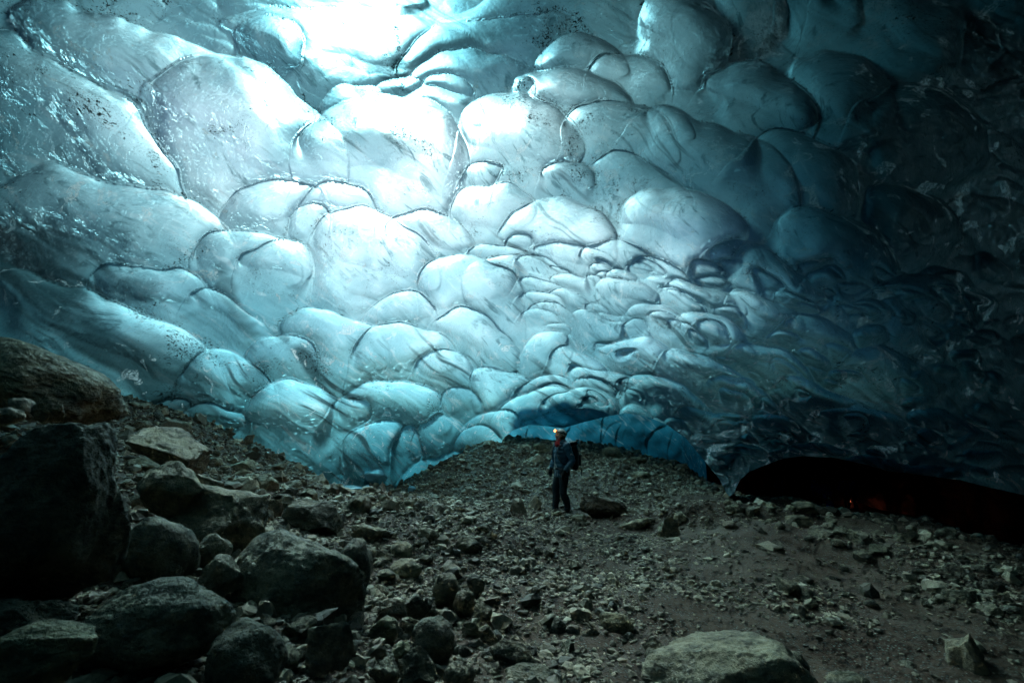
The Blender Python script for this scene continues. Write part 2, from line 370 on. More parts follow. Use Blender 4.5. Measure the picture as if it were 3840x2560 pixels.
def ice_shell(name, azs, e_bot, e_top, rows, Rf, Tf, Df, mats, wrap, rows_out=110, pw=1.0):
    """inner cave surface + outer surface of the ice body, closed all round"""
    nA = len(azs); t = rows
    el = e_bot[None, :] + (e_top[None, :] - e_bot[None, :]) * t[:, None] if t.ndim == 1 else t
    A = np.radians(np.broadcast_to(azs[None, :], el.shape)); E = np.radians(el)
    Dr = np.stack([np.sin(A) * np.cos(E), np.cos(A) * np.cos(E), np.sin(E)], -1)
    base = Rf(Dr)
    d, C, vein, fr = Df(Dr, base)
    r = base + d
    Vin = CAM + Dr * r[..., None]
    to = np.linspace(0, 1, rows_out)
    elo = el[0][None, :] + (el[-1] - el[0])[None, :] * to[:, None]
    Ao = np.radians(np.broadcast_to(azs[None, :], elo.shape)); Eo = np.radians(elo)
    Do = np.stack([np.sin(Ao) * np.cos(Eo), np.cos(Ao) * np.cos(Eo), np.sin(Eo)], -1)
    ro = Rf(Do) + np.maximum(Tf(Do) * (1 + .38 * perlin(Do * 5.0 + 3.3) + .15 * perlin(Do * 11.0)), .5)
    Vout = CAM + Do * ro[..., None]
    n1 = el.shape[0]; n2 = rows_out
    V = np.concatenate([Vin.reshape(-1, 3), Vout.reshape(-1, 3)])
    off = n1 * nA
    cols = np.arange(nA if wrap else nA - 1); nxt = (cols + 1) % nA
    def grid(n, o, flip):
        rws = np.arange(n - 1)
        i, j = np.meshgrid(rws, cols, indexing='ij'); jn = nxt[None, :].repeat(n - 1, 0)
        f = np.stack([o + i * nA + j, o + i * nA + jn, o + (i + 1) * nA + jn, o + (i + 1) * nA + j], -1).reshape(-1, 4)
        return f[:, ::-1] if flip else f
    # inner faces look at the cave (towards the camera)
    Fi = grid(n1, 0, False); Fo = grid(n2, off, True)
    bot = np.stack([cols, off + cols, off + nxt, nxt], -1)
    a1 = (n1 - 1) * nA; a2 = off + (n2 - 1) * nA
    top = np.stack([a1 + cols, a1 + nxt, a2 + nxt, a2 + cols], -1)
    parts = [Fi, bot, top, Fo]
    if not wrap:
        to_idx = np.clip((np.linspace(0, 1, n2) * (n1 - 1)).round().astype(int), 0, n1 - 1)
        side = []
        for c_, fl in ((0, False), (nA - 1, True)):
            for i in range(n2 - 1):
                q = [to_idx[i] * nA + c_, to_idx[i + 1] * nA + c_, off + (i + 1) * nA + c_, off + i * nA + c_]
                side.append(q[::-1] if fl else q)
        parts.insert(3, np.array(side))
    F = np.concatenate(parts)
    z = np.zeros(n2 * nA)
    o = mesh_np(name, V, F, True, mats, attrs={'grit': np.concatenate([grit_mask(Dr).ravel(), np.zeros(n2 * nA)]), 'outside': np.concatenate([np.zeros(n1 * nA), np.ones(n2 * nA)]), 'crease': np.concatenate([C.ravel(), z]), 'vein': np.concatenate([vein.ravel(), z]), 'frost': np.concatenate([fr.ravel(), z])})
    return o

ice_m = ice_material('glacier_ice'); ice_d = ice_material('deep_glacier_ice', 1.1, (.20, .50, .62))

def near_D(Dr, base):
    u, v, ok = to_uv(Dr)
    inr = ok & (u > -700) & (u < 4500) & (v > -900) & (v < 3000)
    uu = np.where(inr, u, -5000); vv = np.where(inr, v, -5000)
    d, C, vein = relief(uu, vv)
    P = Dr * base[..., None]
    edge = sstep(-700, -300, uu) * sstep(4500, 4200, uu) * sstep(-900, -500, vv)
    gen = .35 * np.abs(perlin(P * .9)) + .15 * perlin(P * 2.3)
    dd = d / FPX * base * edge + gen * (1 - edge)
    dd = dd + .10 * perlin(P * .55) * base / 9 + .004 * perlin(P * 5.1) + .03 * perlin(P * 1.9)
    fr = sstep(2000, 2700, uu) * .07 * (ok * 1.0) + .05 * sstep(1500, 2300, uu)
    return dd, C * edge, vein * edge, fr

az_d = np.linspace(-57, 57, int(1300 * DET))
azs = np.concatenate([np.linspace(-180, -57, 60, endpoint=False), az_d, np.linspace(57, 180, 60, endpoint=False)[1:]])
eb = np.interp(azs, LIP_AZ, LIP_EL)
nv = int(780 * DET)
# rows: elevation from the bottom contour to 50 deg densely, then to the zenith
t1 = np.linspace(0, 1, nv)
el1 = eb[None, :] + (50 - eb[None, :]) * t1[:, None]
el2 = np.broadcast_to(np.concatenate([np.linspace(50, 88, 34)[1:], [90.0]])[:, None], (34, len(azs)))
ELS = np.concatenate([el1, el2])
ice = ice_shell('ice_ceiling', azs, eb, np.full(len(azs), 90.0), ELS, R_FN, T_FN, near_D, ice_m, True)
tag(ice, 'scalloped translucent blue glacier ice arching over the cave', kind='structure')

# ---- the cave going on behind the lip: blue tunnel wall in the middle, dark chamber on the right
def far_R(Dr):
    az = np.degrees(np.arctan2(Dr[..., 0], Dr[..., 1])); el = np.degrees(np.arcsin(Dr[..., 2]))
    rb = np.interp(az, [-12, 0, 4, 10, 16, 20, 24, 30, 36, 42, 50, 60, 80], [18, 18.6, 19.4, 19.6, 20, 21, 30, 37, 36, 31, 22, 15, 13])
    rn = R_FN(Dr) + .7 * T_FN(Dr)
    le = np.interp(az, LIP_AZ, np.maximum(LIP_EL, -8))
    w = sstep(le + .8, le + 5.5, el)
    r = rb * (1 - w) + rn * w
    return np.maximum(r, rn)
def far_T(Dr):
    az = np.degrees(np.arctan2(Dr[..., 0], Dr[..., 1])); el = np.degrees(np.arcsin(Dr[..., 2]))
    t = np.interp(az, [-12, 0, 6, 12, 18, 22, 60, 80], [2.6, 2.6, 5.0, 7, 12, 20, 20, 20])
    return t
def far_D(Dr, base):
    u, v, ok = to_uv(Dr)
    P = Dr * base[..., None]
    # upright shell-like scallops
    r2 = np.random.default_rng(8)
    D = np.zeros_like(u); C = np.zeros_like(u)
    wu = u + 10 * noise2(u, v, 1 / 60., 1)
    L = []
    u0 = 1780
    while u0 < 4000:
        L.append((u0, 1640 + r2.uniform(-50, 40), r2.uniform(50, 130), r2.uniform(60, 150), r2.uniform(-15, 50), r2.uniform(.15, .4)))
        u0 += r2.uniform(22, 95)
    for cx, cy, rx, ry, an, H in L:
        m = (np.abs(u - cx) < 200) & (np.abs(v - cy) < 260)
        c, s = math.cos(math.radians(an)), math.sin(math.radians(an))
        dx, dy = wu[m] - cx, v[m] - cy
        a = (dx * c + dy * s) / rx; b = (-dx * s + dy * c) / ry
        q = np.sqrt(a * a + b * b)
        k = sstep(-.2, .8, a)
        w = sstep(1, .96 - .8 * k, q)
        D[m] = D[m] * (1 - w) + w * (H * .6 * rx * np.sqrt(np.clip(1 - q * q, 0, 1)) + .3 * D[m])
        C[m] = np.maximum(C[m] * (1 - w), .4 * (1 - k) * np.exp(-((q - 1) / .05) ** 2))
    z = np.zeros_like(u)
    return D / FPX * base + .30 * perlin(P * .8) + .12 * perlin(P * 2.1), C, z, z - 1
az2 = np.linspace(-12, 23, int(420 * DET))
_top = lambda a: np.interp(a, LIP_AZ, np.maximum(LIP_EL, -8)) + 6
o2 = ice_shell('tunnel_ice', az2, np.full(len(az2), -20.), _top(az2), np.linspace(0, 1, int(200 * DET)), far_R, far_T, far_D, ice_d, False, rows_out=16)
tag(o2, 'deep blue ice wall of the passage behind the lip of the ceiling', kind='structure')

def chamber():
    T = NT('shade_black_ice')
    geo = T.n('NewGeometry').outputs['Position']
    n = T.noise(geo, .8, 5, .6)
    c = T.ramp(n, [(.35, (.006, .012, .018)), (.6, (.012, .03, .045)), (.72, (.03, .08, .12))])  # near-black base colour puts the darkness of the chamber into the wall
    b = T.n('Bump', {'Strength': .6, 'Distance': .2, 'Height': n}).outputs[0]
    T.surf(T.n('BsdfPrincipled', {'Base Color': c, 'Roughness': .35, 'Normal': b}).outputs[0])
    az = np.linspace(22.4, 86, int(400 * DET)); t = np.linspace(0, 1, int(150 * DET))
    eb_, et = np.full(len(az), -20.), _top(az)
    el = eb_[None] + (et - eb_)[None] * t[:, None]
    A = np.radians(np.broadcast_to(az[None], el.shape)); E = np.radians(el)
    Dr = np.stack([np.sin(A) * np.cos(E), np.cos(A) * np.cos(E), np.sin(E)], -1)
    base = far_R(Dr); d, _, _, _ = far_D(Dr, base)
    r = base + .6 * d + .5 * perlin(Dr * base[..., None] * .35)
    Vi = CAM + Dr * r[..., None]; Vo = CAM + Dr * (r + .8)[..., None]
    n_, m_ = el.shape
    i, j = np.meshgrid(np.arange(n_ - 1), np.arange(m_ - 1), indexing='ij')
    Fi = np.stack([i * m_ + j, i * m_ + j + 1, (i + 1) * m_ + j + 1, (i + 1) * m_ + j], -1).reshape(-1, 4)
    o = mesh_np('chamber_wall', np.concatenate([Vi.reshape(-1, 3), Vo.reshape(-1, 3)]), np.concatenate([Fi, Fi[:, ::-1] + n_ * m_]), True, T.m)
    tag(o, 'ice wall of the low dark chamber at the right, its shade put into a black colour', kind='structure')
chamber()
# ================================================================ GROUND
GA = [(1000, 1568, 3.0), (300, 1568, 2.2), (600, 1500, 2.7), (1400, 1568, 3.3), (2000, 1568, 3.5), (2352, 1568, 3.5), (700, 1230, 5.0), (520, 1190, 5.2), (900, 1150, 8.0), (450, 1100, 6.4), 
       (1080, 1200, 7.4), (1300, 1182, 10.0), (1300, 1320, 5.9), (1700, 1300, 6.2), (2000, 1400, 4.9), (1700, 1160, 9.6),  (1250, 1018, 18.5),
      (1400, 1024, 19.0), (1560, 1062, 17.5), (1700, 1130, 12.8), (1850, 1172, 10.9), (2080, 1200, 9.4), (2352, 1275, 7.0), (2352, 1400, 5.0), (1450, 1100, 12.5), (350, 1180, 5.0), (150, 1240, 3.6), (850, 1400, 3.9), (1150, 1400, 4.6)]
_P = [at(u * K, v * K, Y) for u, v, Y in GA]
_P += [np.array(p, float) for p in [(0, -6, .5), (-2.2, .4, 1.05), (-3, -3, 1.6), (-8, 0, 3.1), (-12, -8, 3.6), (9, -6, -.3), (12, 4, -.4), (0, .8, .35), (2, 1, 0), (14, 14, -2.4), (9.0, 17, -2.3), (9.5, 24, -2.75), (16, 30, -2.8),
      (20, 24, -2.8), (-13, 13, 4.2), (-8, 24, 2.6), (0, 28, 1.8), (8, 40, 0), (-20, 50, 3), (25, 60, -2), (0, 70, 1), (-60, 0, 4), (60, 0, 0), (0, -60, 1), (40, 40, -2), (5.5, 20.5, .2)]]
for u_, v_ in [(330, 925), (420, 958), (500, 990), (580, 1035), (640, 1070), (700, 1098), (760, 1118), (850, 1136), (930, 1128), (1000, 1092), (1060, 1052), (1120, 1020)]:
    d_ = pdir(u_ * K, v_ * K); d_ /= np.linalg.norm(d_)
    _P.append(CAM + d_ * float(R_FN(d_[None])[0]))
_P = np.array(_P)
G_FN = TPS(_P[:, :2], _P[:, 2], reg=1e-3)

def ground_z(x, y):
    x = np.asarray(x, float); y = np.asarray(y, float)
    z = G_FN(np.stack([x, y], -1))
    n = .16 * noise2(x, y, .45, 1) + .07 * noise2(x, y, 1.3, 2) + .028 * noise2(x, y, 3.6, 3)
    # long low earth banks in front of the person's right
    for (cx, cy, lx, ly, h) in [(2.9, 9.0, 1.2, .30, .16), (4.6, 9.0, 1.3, .35, .20), (6.4, 10.6, 1.5, .3, .22)]:
        n = n + h * np.exp(-((x - cx) / lx) ** 2 - ((y - cy) / ly) ** 2)
    return z + n

def hit(u, v, tmax=60):
    d = pdir(u, v)
    t = np.arange(.5, tmax, .05)
    P = CAM + d * t[:, None]
    s = P[:, 2] - ground_z(P[:, 0], P[:, 1])
    i = np.argmax(s < 0)
    if s[i] >= 0: return None
    return P[i]

def ground_material():
    T = NT('cave_floor')
    geo = T.n('NewGeometry').outputs['Position']
    big = T.noise(geo, .8, 4, .6)
    fine = T.noise(geo, 26, 5, .7)
    grit = T.n('TexVoronoi', {'Vector': geo, 'Scale': 42.0, 'Randomness': 1.0}, feature='F1').outputs
    c = T.mixc(T.rng(big, .35, .65), (.070, .030, .013), (.092, .050, .026))
    c = T.mixc(T.rng(fine, .42, .75), c, (.085, .072, .056))
    sel = T.n('SeparateColor', {0: grit['Color']}).outputs[0]
    gm = T.math('MULTIPLY', T.math('GREATER_THAN', sel, .62), T.rng(grit['Distance'], .42, .30))
    c = T.mixc(gm, c, (.15, .15, .125))
    h = T.math('ADD', T.math('MULTIPLY', fine, .7), T.math('MULTIPLY', gm, .8))
    h = T.math('ADD', h, T.math('MULTIPLY', T.noise(geo, 7, 4, .6), 1.0))
    b = T.n('Bump', {'Strength': .9, 'Distance': .03, 'Height': h}).outputs[0]
    p = T.n('BsdfPrincipled', {'Base Color': c, 'Roughness': .72, 'Normal': b, 'Specular IOR Level': .35}).outputs[0]
    T.surf(p)
    return T.m

def build_ground():
    az = np.concatenate([np.linspace(-180, -56, 50, endpoint=False), np.linspace(-56, 58, int(820 * DET)), np.linspace(58, 180, 50, endpoint=False)[1:]])
    rr = np.concatenate([[0.0, .5, 1.0], np.geomspace(1.3, 26, int(620 * DET)), np.geomspace(27, 90, 16)])
    R, A = np.meshgrid(rr, np.radians(az), indexing='ij')
    x = R * np.sin(A); y = R * np.cos(A)
    z = ground_z(x, y)
    V = np.stack([x, y, z], -1).reshape(-1, 3)
    n, m = len(rr), len(az)
    i, j = np.meshgrid(np.arange(n - 1), np.arange(m), indexing='ij'); jn = (j + 1) % m
    F = np.stack([i * m + j, i * m + jn, (i + 1) * m + jn, (i + 1) * m + j], -1).reshape(-1, 4)[:, ::-1]
    o = mesh_np('ground', V, F, True, ground_material())
    tag(o, 'brown earth and grit floor of the cave', kind='structure')
build_ground()

# ================================================================ ROCKS
_ico = {}
def ico(n):
    if n not in _ico:
        bm = bmesh.new(); bmesh.ops.create_icosphere(bm, subdivisions=n, radius=1)
        bm.verts.ensure_lookup_table()
        _ico[n] = (np.array([v.co[:] for v in bm.verts]), np.array([[v.index for v in f.verts] for f in bm.faces]))
        bm.free()
    return _ico[n]

def rock_shape(seed, sub=4, kind='mix', rough=.05):
    """unit rock: convex planes cut from a ball, worn, then roughened"""
    r = np.random.default_rng(seed)
    V, F = ico(sub); V = V.copy()
    npl = {'round': 5, 'mix': 11, 'angular': 15, 'slab': 9}[kind]
    soft = {'round': .55, 'mix': .88, 'angular': 1.0, 'slab': .95}[kind]
    for k in range(npl):
        n = r.normal(size=3); n /= np.linalg.norm(n)
        if kind == 'slab' and k < 3: n = np.array([r.normal() * .15, r.normal() * .15, 1.0]); n /= np.linalg.norm(n)
        if kind == 'slab' and k == 1: n = -n
        d = r.uniform(.5, .82) if kind != 'round' else r.uniform(.68, .9)
        if kind == 'slab' and k < 2: d = .38
        s = V @ n - d
        V -= np.where(s > 0, s * soft, 0)[:, None] * n
    o = r.uniform(0, 50, 3)
    nr = V / (np.linalg.norm(V, axis=1)[:, None] + 1e-9)
    V += nr * (.14 * perlin(V * 1.3 + o))[:, None]
    if sub >= 4:
        n1 = perlin(V * 3.1 + o); n2 = perlin(V * 6.7 + o)
        V += nr * (rough * n1 - rough * .9 * np.abs(n2) + rough * .35 * perlin(V * 15 + o) - rough * .25 * np.abs(perlin(V * np.array([4, 5, 8.]) + o)))[:, None]
    if sub >= 5:
        V += nr * (rough * .22 * perlin(V * 31 + o))[:, None]
    V -= (V.max(0) + V.min(0)) / 2
    return V, F

def rock_material():
    T = NT('rock')
    tc = T.n('TexCoord').outputs['Object']
    oi = T.n('ObjectInfo')
    off = T.n('VectorMath', {0: tc, 1: T.n('CombineXYZ', {0: T.math('MULTIPLY', oi.outputs['Random'], 37.0), 1: T.math('MULTIPLY', oi.outputs['Random'], 11.0)}).outputs[0]}, operation='ADD').outputs[0]
    n1 = T.noise(off, 2.2, 6, .6, .4); n2 = T.noise(off, 9, 6, .68); n3 = T.noise(off, 38, 4, .7)
    st = T.n('Mapping', {'Vector': off, 'Rotation': (.5, .4, .2), 'Scale': (1, 1.4, 6)}).outputs[0]
    n4 = T.noise(st, 4.5, 5, .65, .8)
    c = T.ramp(n1, [(.32, (.15, .125, .085)), (.5, (.31, .24, .155)), (.68, (.46, .365, .24))])
    c = T.mixc(T.rng(n2, .42, .62, 0, .75), c, (.085, .078, .062))
    c = T.mixc(T.rng(n3, .55, .72, 0, .6), c, (.33, .32, .28))
    c = T.mixc(T.rng(n3, .44, .30, 0, .6), c, (.05, .045, .04))
    c = T.mixc(T.rng(n4, .55, .70, 0, .25), c, (.10, .088, .07))
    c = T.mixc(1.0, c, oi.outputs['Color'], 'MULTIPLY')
    h = T.math('ADD', T.math('MULTIPLY', n2, 1.0), T.math('ADD', T.math('MULTIPLY', n3, .35), T.math('MULTIPLY', n4, .25)))
    b = T.n('Bump', {'Strength': 1.0, 'Distance': .06, 'Height': h}).outputs[0]
    p = T.n('BsdfPrincipled', {'Base Color': c, 'Roughness': T.rng(n2, .3, .7, .42, .75), 'Normal': b, 'Specular IOR Level': .4}).outputs[0]
    T.surf(p)
    return T.m
ROCK = rock_material()

def rotm(rx, ry, rz):
    return np.array(Matrix.Rotation(rz, 3, 'Z') @ Matrix.Rotation(ry, 3, 'Y') @ Matrix.Rotation(rx, 3, 'X'))

def boulder(name, cat, label, cx, cy, w, h, Y, seed, kind='mix', tilt=0.0, depth=.85, tone=(1, 1, 1), sub=5, rough=.05, yaw=None):
    """cx, cy, w, h in px of the photograph; Y metres in front of the camera"""
    V, F = rock_shape(seed, sub, kind, rough)
    r = random.Random(seed)
    V = V @ rotm(r.uniform(-.4, .4), 0, r.uniform(0, 6.28) if yaw is None else yaw).T
    V = V / (V.max(0) - V.min(0))
    if tilt: 
        # lean the long axis in the picture plane, then fit again
        V = V * np.array([w, (w + h) / 2 * depth, h * .8])
        V = V @ np.array(Matrix.Rotation(math.radians(tilt), 3, 'Y')).T
        V = V / (V.max(0) - V.min(0))
    if Y > 4.9 or cx > 1850:
        ph = hit(cx, cy + h * .36, 26)
        if ph is not None and .6 * Y < ph[1] < 1.5 * Y: Y = ph[1] + .1 * h / FPX * Y
    c = at(cx, cy, Y); s = Y / pdir(cx, cy)[1] / FPX
    tx = abs(c[0] / Y)
    dep = min((w + h) / 2 * depth, .7 * w / max(tx, .01))
    a_ = math.sqrt(w * w - (dep * tx) ** 2)
    g_ = 1 + .45 * dep * s / Y
    c = CAM + (c - CAM) * g_; s *= g_
    V = V * np.array([a_ * s, dep * s, h * s])
    base = V[:, 2].min()
    V[:, 2] -= base
    o = mesh_np(name, V, F, True, ROCK, loc=(c[0], c[1], c[2] + base))
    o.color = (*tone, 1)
    tag(o, label, cat)
    return o

BL = [
 # name, label, cx, cy, w, h, Y, seed, kind, tilt, depth, tone
 ('boulder', 'long rough boulder with a sloping brown back, highest of the pile at the left edge', 185, 1440, 690, 330, 4.6, 7, 'round', 20, .9, (1, 1, .92)),
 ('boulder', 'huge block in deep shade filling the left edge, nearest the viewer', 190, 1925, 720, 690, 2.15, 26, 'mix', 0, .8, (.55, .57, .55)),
 ('boulder', 'pale ridged slab leaning behind the huge shaded block', 655, 1690, 330, 205, 4.3, 3, 'mix', 22, 1, (1.25, 1.25, 1.12)),
 ('boulder', 'wedge-shaped olive grey rock just right of the huge shaded block', 640, 1835, 270, 200, 3.8, 4, 'mix', 20, .9, (1.1, 1.12, .98)),
 ('rock', 'flat narrow brown stone wedged above the dark overhanging boulder', 775, 1812, 130, 62, 4.3, 5, 'slab', 5, .9, (1, .98, .88)),
 ('boulder', 'boulder with a grooved top and a dark overhanging face, middle of the scree', 825, 1935, 390, 250, 3.9, 6, 'angular', 10, .9, (1, 1, .9)),
 ('boulder', 'pitted round grey boulder leaning on the huge shaded block', 615, 2070, 300, 265, 2.95, 7, 'round', 20, .9, (.95, 1, .95)),
 ('rock', 'small round-topped stone beside the pitted round boulder', 800, 2065, 135, 125, 3.35, 8, 'round', 0, .9, (.95, .97, .92)),
 ('rock', 'blocky pale-topped stone between two large boulders', 832, 2175, 195, 160, 2.95, 9, 'angular', 8, .9, (1.1, 1.12, 1.05)),
 ('boulder', 'massive domed dark grey boulder with cracked skin in the lower left', 1120, 2205, 520, 450, 3.1, 10, 'mix', 22, .9, (.85, .92, .92)),
 ('boulder', 'dark shoulder of rock pressed behind the massive domed boulder', 1325, 2140, 150, 240, 3.5, 11, 'round', 15, .9, (.7, .72, .7)),
 ('flat_stone', 'flat violet grey slab standing on edge with rippled face', 1218, 2425, 195, 185, 2.42, 12, 'slab', 0, .35, (1.15, 1.12, 1.2)),
 ('boulder', 'smooth bluish boulder with a pointed right end, bottom left', 610, 2345, 580, 320, 2.1, 13, 'round', -4, .8, (.95, 1.05, 1.1)),
 ('flat_stone', 'smooth flat stone lying on the mottled boulder in the bottom left corner', 100, 2310, 420, 130, 2.0, 14, 'slab', 4, .9, (.8, .86, .9)),
 ('boulder', 'mottled greenish boulder in the bottom left corner', 140, 2475, 510, 250, 1.7, 15, 'mix', 0, .8, (1.1, 1.2, 1.0)),
 ('boulder', 'dark pitted boulder on the bottom edge right of the bluish one', 925, 2490, 290, 290, 2.05, 16, 'round', 15, .9, (.65, .7, .66)),
 ('boulder', 'dark four-sided boulder at the edge of the gravel, above the domed one', 1168, 1955, 215, 165, 5.2, 17, 'angular', 15, .9, (.8, .78, .68)),
 ('rock', 'pyramid-shaped stone below the melting ice lump', 1345, 1897, 98, 88, 7.3, 18, 'angular', 20, .9, (.85, .82, .72)),
 ('rock', 'roof-shaped stone with a dark right side above the round speckled one', 1382, 2008, 125, 78, 5.7, 19, 'angular', 10, .9, (1.1, 1.1, 1)),
 ('rock', 'round speckled boulder the size of a football, right of the domed boulder', 1367, 2083, 88, 84, 5.0, 20, 'round', 0, 1, (.95, .95, .88)),
 ('rock', 'low brownish cobble touching the round speckled one', 1440, 2090, 66, 56, 4.95, 21, 'mix', 10, 1, (.9, .88, .8)),
 ('rock', 'tall pale rock with a bumpy top above the pale egg-shaped one', 1505, 2072, 95, 80, 5.3, 22, 'mix', 10, 1, (1.35, 1.3, 1.12)),
 ('rock', 'pale egg-shaped smooth rock lying in the gravel', 1520, 2132, 128, 68, 4.9, 23, 'round', 4, 1, (1.3, 1.28, 1.12)),
 ('rock', 'low rounded stone at the left tip of the pale egg-shaped one', 1450, 2153, 72, 38, 4.7, 24, 'round', 0, 1, (1, 1, .95)),
 ('rock', 'dark rounded boulder alone on bare earth left of centre', 1757, 2055, 102, 82, 5.7, 25, 'mix', 0, 1, (.72, .70, .64)),
 ('rock', 'upright grey stone with a rounded pale top, one of a close trio', 1673, 2212, 102, 122, 4.3, 26, 'round', 10, .9, (.95, .95, .9)),
 ('rock', 'smooth brown stone in front of the upright grey one of the trio', 1742, 2258, 86, 92, 4.15, 27, 'round', 0, .9, (.85, .8, .7)),
 ('rock', 'dark square stone behind on the right of the trio', 1782, 2195, 70, 80, 4.5, 28, 'mix', 0, .9, (.75, .77, .78)),
 ('rock', 'faceted stone just below the close trio', 1812, 2292, 70, 64, 4.05, 29, 'angular', 0, .9, (.95, .95, .88)),
 ('rock', 'lumpy pinkish grey stone right of the domed boulder foot', 1470, 2292, 120, 96, 3.65, 30, 'mix', 0, .9, (1.05, 1, .98)),
 ('rock', 'dark jagged stone behind the tall ovoid boulder', 1572, 2270, 115, 88, 3.8, 31, 'angular', 0, .9, (.75, .76, .75)),
 ('rock', 'olive green stone between lumpy pinkish one and bottom rubble', 1450, 2362, 105, 98, 3.3, 32, 'mix', 0, .9, (.95, 1.02, .85)),
 ('boulder', 'tall ovoid dark boulder with a knobbly crown, bottom centre left', 1622, 2405, 165, 180, 3.15, 33, 'round', 20, .9, (.8, .86, .88)),
 ('rock', 'square-cut green grey stone, upper of a pair beside the ovoid boulder', 1782, 2352, 80, 76, 3.7, 34, 'angular', 10, .9, (.9, .98, .88)),
 ('rock', 'square-cut stone, lower of a pair beside the ovoid boulder', 1832, 2378, 74, 68, 3.5, 35, 'angular', 20, .9, (.95, .97, .9)),
 ('boulder', 'ragged brown-grey boulder on the bottom edge below the ovoid one', 1568, 2500, 160, 150, 2.75, 36, 'angular', 0, .9, (.85, .82, .78)),
 ('rock', 'low pointed rock on the bottom edge left of the ragged boulder', 1455, 2530, 130, 110, 2.6, 37, 'angular', 0, .9, (.85, .85, .82)),
 ('rock', 'greenish top stone wedged above the ragged boulder', 1505, 2440, 72, 60, 3.0, 38, 'mix', 0, .9, (1, 1.1, .9)),
 ('rock', 'smooth brown-grey stone on the bottom edge right of the ragged boulder', 1722, 2530, 120, 85, 2.85, 39, 'round', 5, .9, (.95, .92, .88)),
 ('boulder', 'pyramid-shaped dark boulder at the bottom, left of centre', 1908, 2465, 165, 120, 3.15, 40, 'angular', 6, .9, (.85, .86, .84)),
 ('flat_stone', 'broad flat rock on the bottom edge below the dark pyramid', 1985, 2540, 190, 70, 2.85, 41, 'slab', 4, .9, (1, 1.02, .98)),
 ('rock', 'dark upright oval stone at the left end of a row of stones', 2096, 2358, 60, 80, 3.85, 42, 'round', 0, .9, (.62, .64, .64)),
 ('rock', 'violet grey rounded stone second in the row from the dark oval', 2166, 2370, 74, 50, 3.85, 43, 'mix', 5, .9, (1.05, 1.02, 1.1)),
 ('rock', 'cut-edged brown stone third in the row from the dark oval', 2222, 2374, 58, 48, 3.85, 44, 'angular', 10, .9, (.85, .82, .75)),
 ('boulder', 'pale domed boulder at the right end of a row of stones', 2320, 2342, 128, 90, 3.95, 45, 'round', 10, .9, (1.3, 1.3, 1.15)),
 ('rock', 'small bluish stone behind the row, above the violet grey one', 2248, 2298, 50, 32, 4.2, 46, 'mix', 0, 1, (.9, .98, 1.08)),
 ('rock', 'green faceted stone with a dark front below the row of stones', 2126, 2438, 60, 76, 3.3, 47, 'angular', 0, .9, (.95, 1.02, .9)),
 ('rock', 'small dark round stone in front of the pale domed boulder', 2358, 2390, 36, 40, 3.75, 48, 'round', 0, .9, (.7, .74, .75)),
 ('rock', 'pale angular stone leaning by the big pale boulder', 2452, 2430, 82, 74, 3.3, 49, 'angular', 15, .9, (1.25, 1.25, 1.15)),
 ('boulder', 'big pale rounded boulder on the bottom edge, right of centre', 2725, 2555, 680, 365, 2.6, 53, 'mix', 6, .8, (1.4, 1.45, 1.45)),
 ('rock', 'pale blocky rock standing right of the big pale boulder', 3005, 2492, 108, 84, 3.05, 51, 'angular', 10, .9, (1.2, 1.2, 1.1)),
 ('rock', 'rounded rock top cut by the bottom edge of the view', 3185, 2562, 185, 75, 2.9, 52, 'round', 0, .9, (1, 1, .9)),
 ('boulder', 'pale boulder split by a diagonal crack near the lower right corner', 3630, 2480, 240, 210, 3.3, 84, 'angular', 20, .9, (1.6, 1.5, 1.4)),
 ('rock', 'low stone with a deep shadow left of the split boulder', 3405, 2500, 85, 45, 3.3, 54, 'angular', 5, .9, (1.1, 1.1, 1.05)),
 ('rock', 'pale angular rock on the crest before the dark chamber', 3016, 1912, 108, 66, 10.6, 55, 'angular', 8, .9, (1.6, 1.5, 1.3)),
 ('rock', 'smaller pale rock beside the angular one on the crest', 2966, 1908, 46, 32, 10.8, 56, 'angular', 0, .9, (1.4, 1.35, 1.2)),
 ('rock', 'broken rock with a dark side just below the crest', 2992, 1958, 110, 52, 9.6, 57, 'mix', 0, .9, (1.2, 1.1, .95)),
 ('rock', 'large rock on the far rise left of the standing person', 2032, 1684, 70, 48, 15.5, 58, 'mix', 5, .9, (1.3, 1.35, 1.2)),
 ('rock', 'rounded rock on the far rise right of the standing person', 2292, 1700, 80, 50, 15.5, 59, 'mix', 0, .9, (1, 1.05, 1)),
 ('rock', 'low rock on the far rise right of the rounded one', 2390, 1730, 76, 36, 14.5, 60, 'mix', 0, .9, (1.05, 1.1, 1.02)),
 ('rock', 'long half buried rock on the floor behind the person', 2400, 1785, 78, 36, 12.6, 61, 'round', 0, .9, (1.1, 1.12, 1)),
 ('boulder', 'brown earth-covered boulder rising from the floor behind the person', 2268, 1908, 190, 110, 9.8, 45, 'mix', 8, .9, (.5, .4, .32)),
 ('flat_stone', 'long sloping slab half sunk in brown earth right of the person', 2372, 1968, 140, 52, 8.2, 63, 'slab', -12, .8, (1.05, 1, .85)),
 ('rock', 'leaning slab of pale rock at the end of the brown earth bank', 2502, 1985, 90, 88, 7.9, 64, 'slab', -48, .6, (1.25, 1.2, 1.02)),
 ('rock', 'rock sticking out of the crest of the brown earth bank', 2548, 1945, 60, 62, 8.3, 65, 'angular', 0, .9, (1.0, .95, .8)),
 ('rock', 'brown stone at the foot of the earth bank near its right end', 2735, 1972, 66, 36, 8.4, 66, 'mix', 0, .9, (.8, .7, .6)),
 ('flat_stone', 'long narrow grey stone lying alone on bare earth at right', 2860, 2268, 80, 22, 5.3, 67, 'slab', 6, .6, (1.1, 1.1, 1.1)),
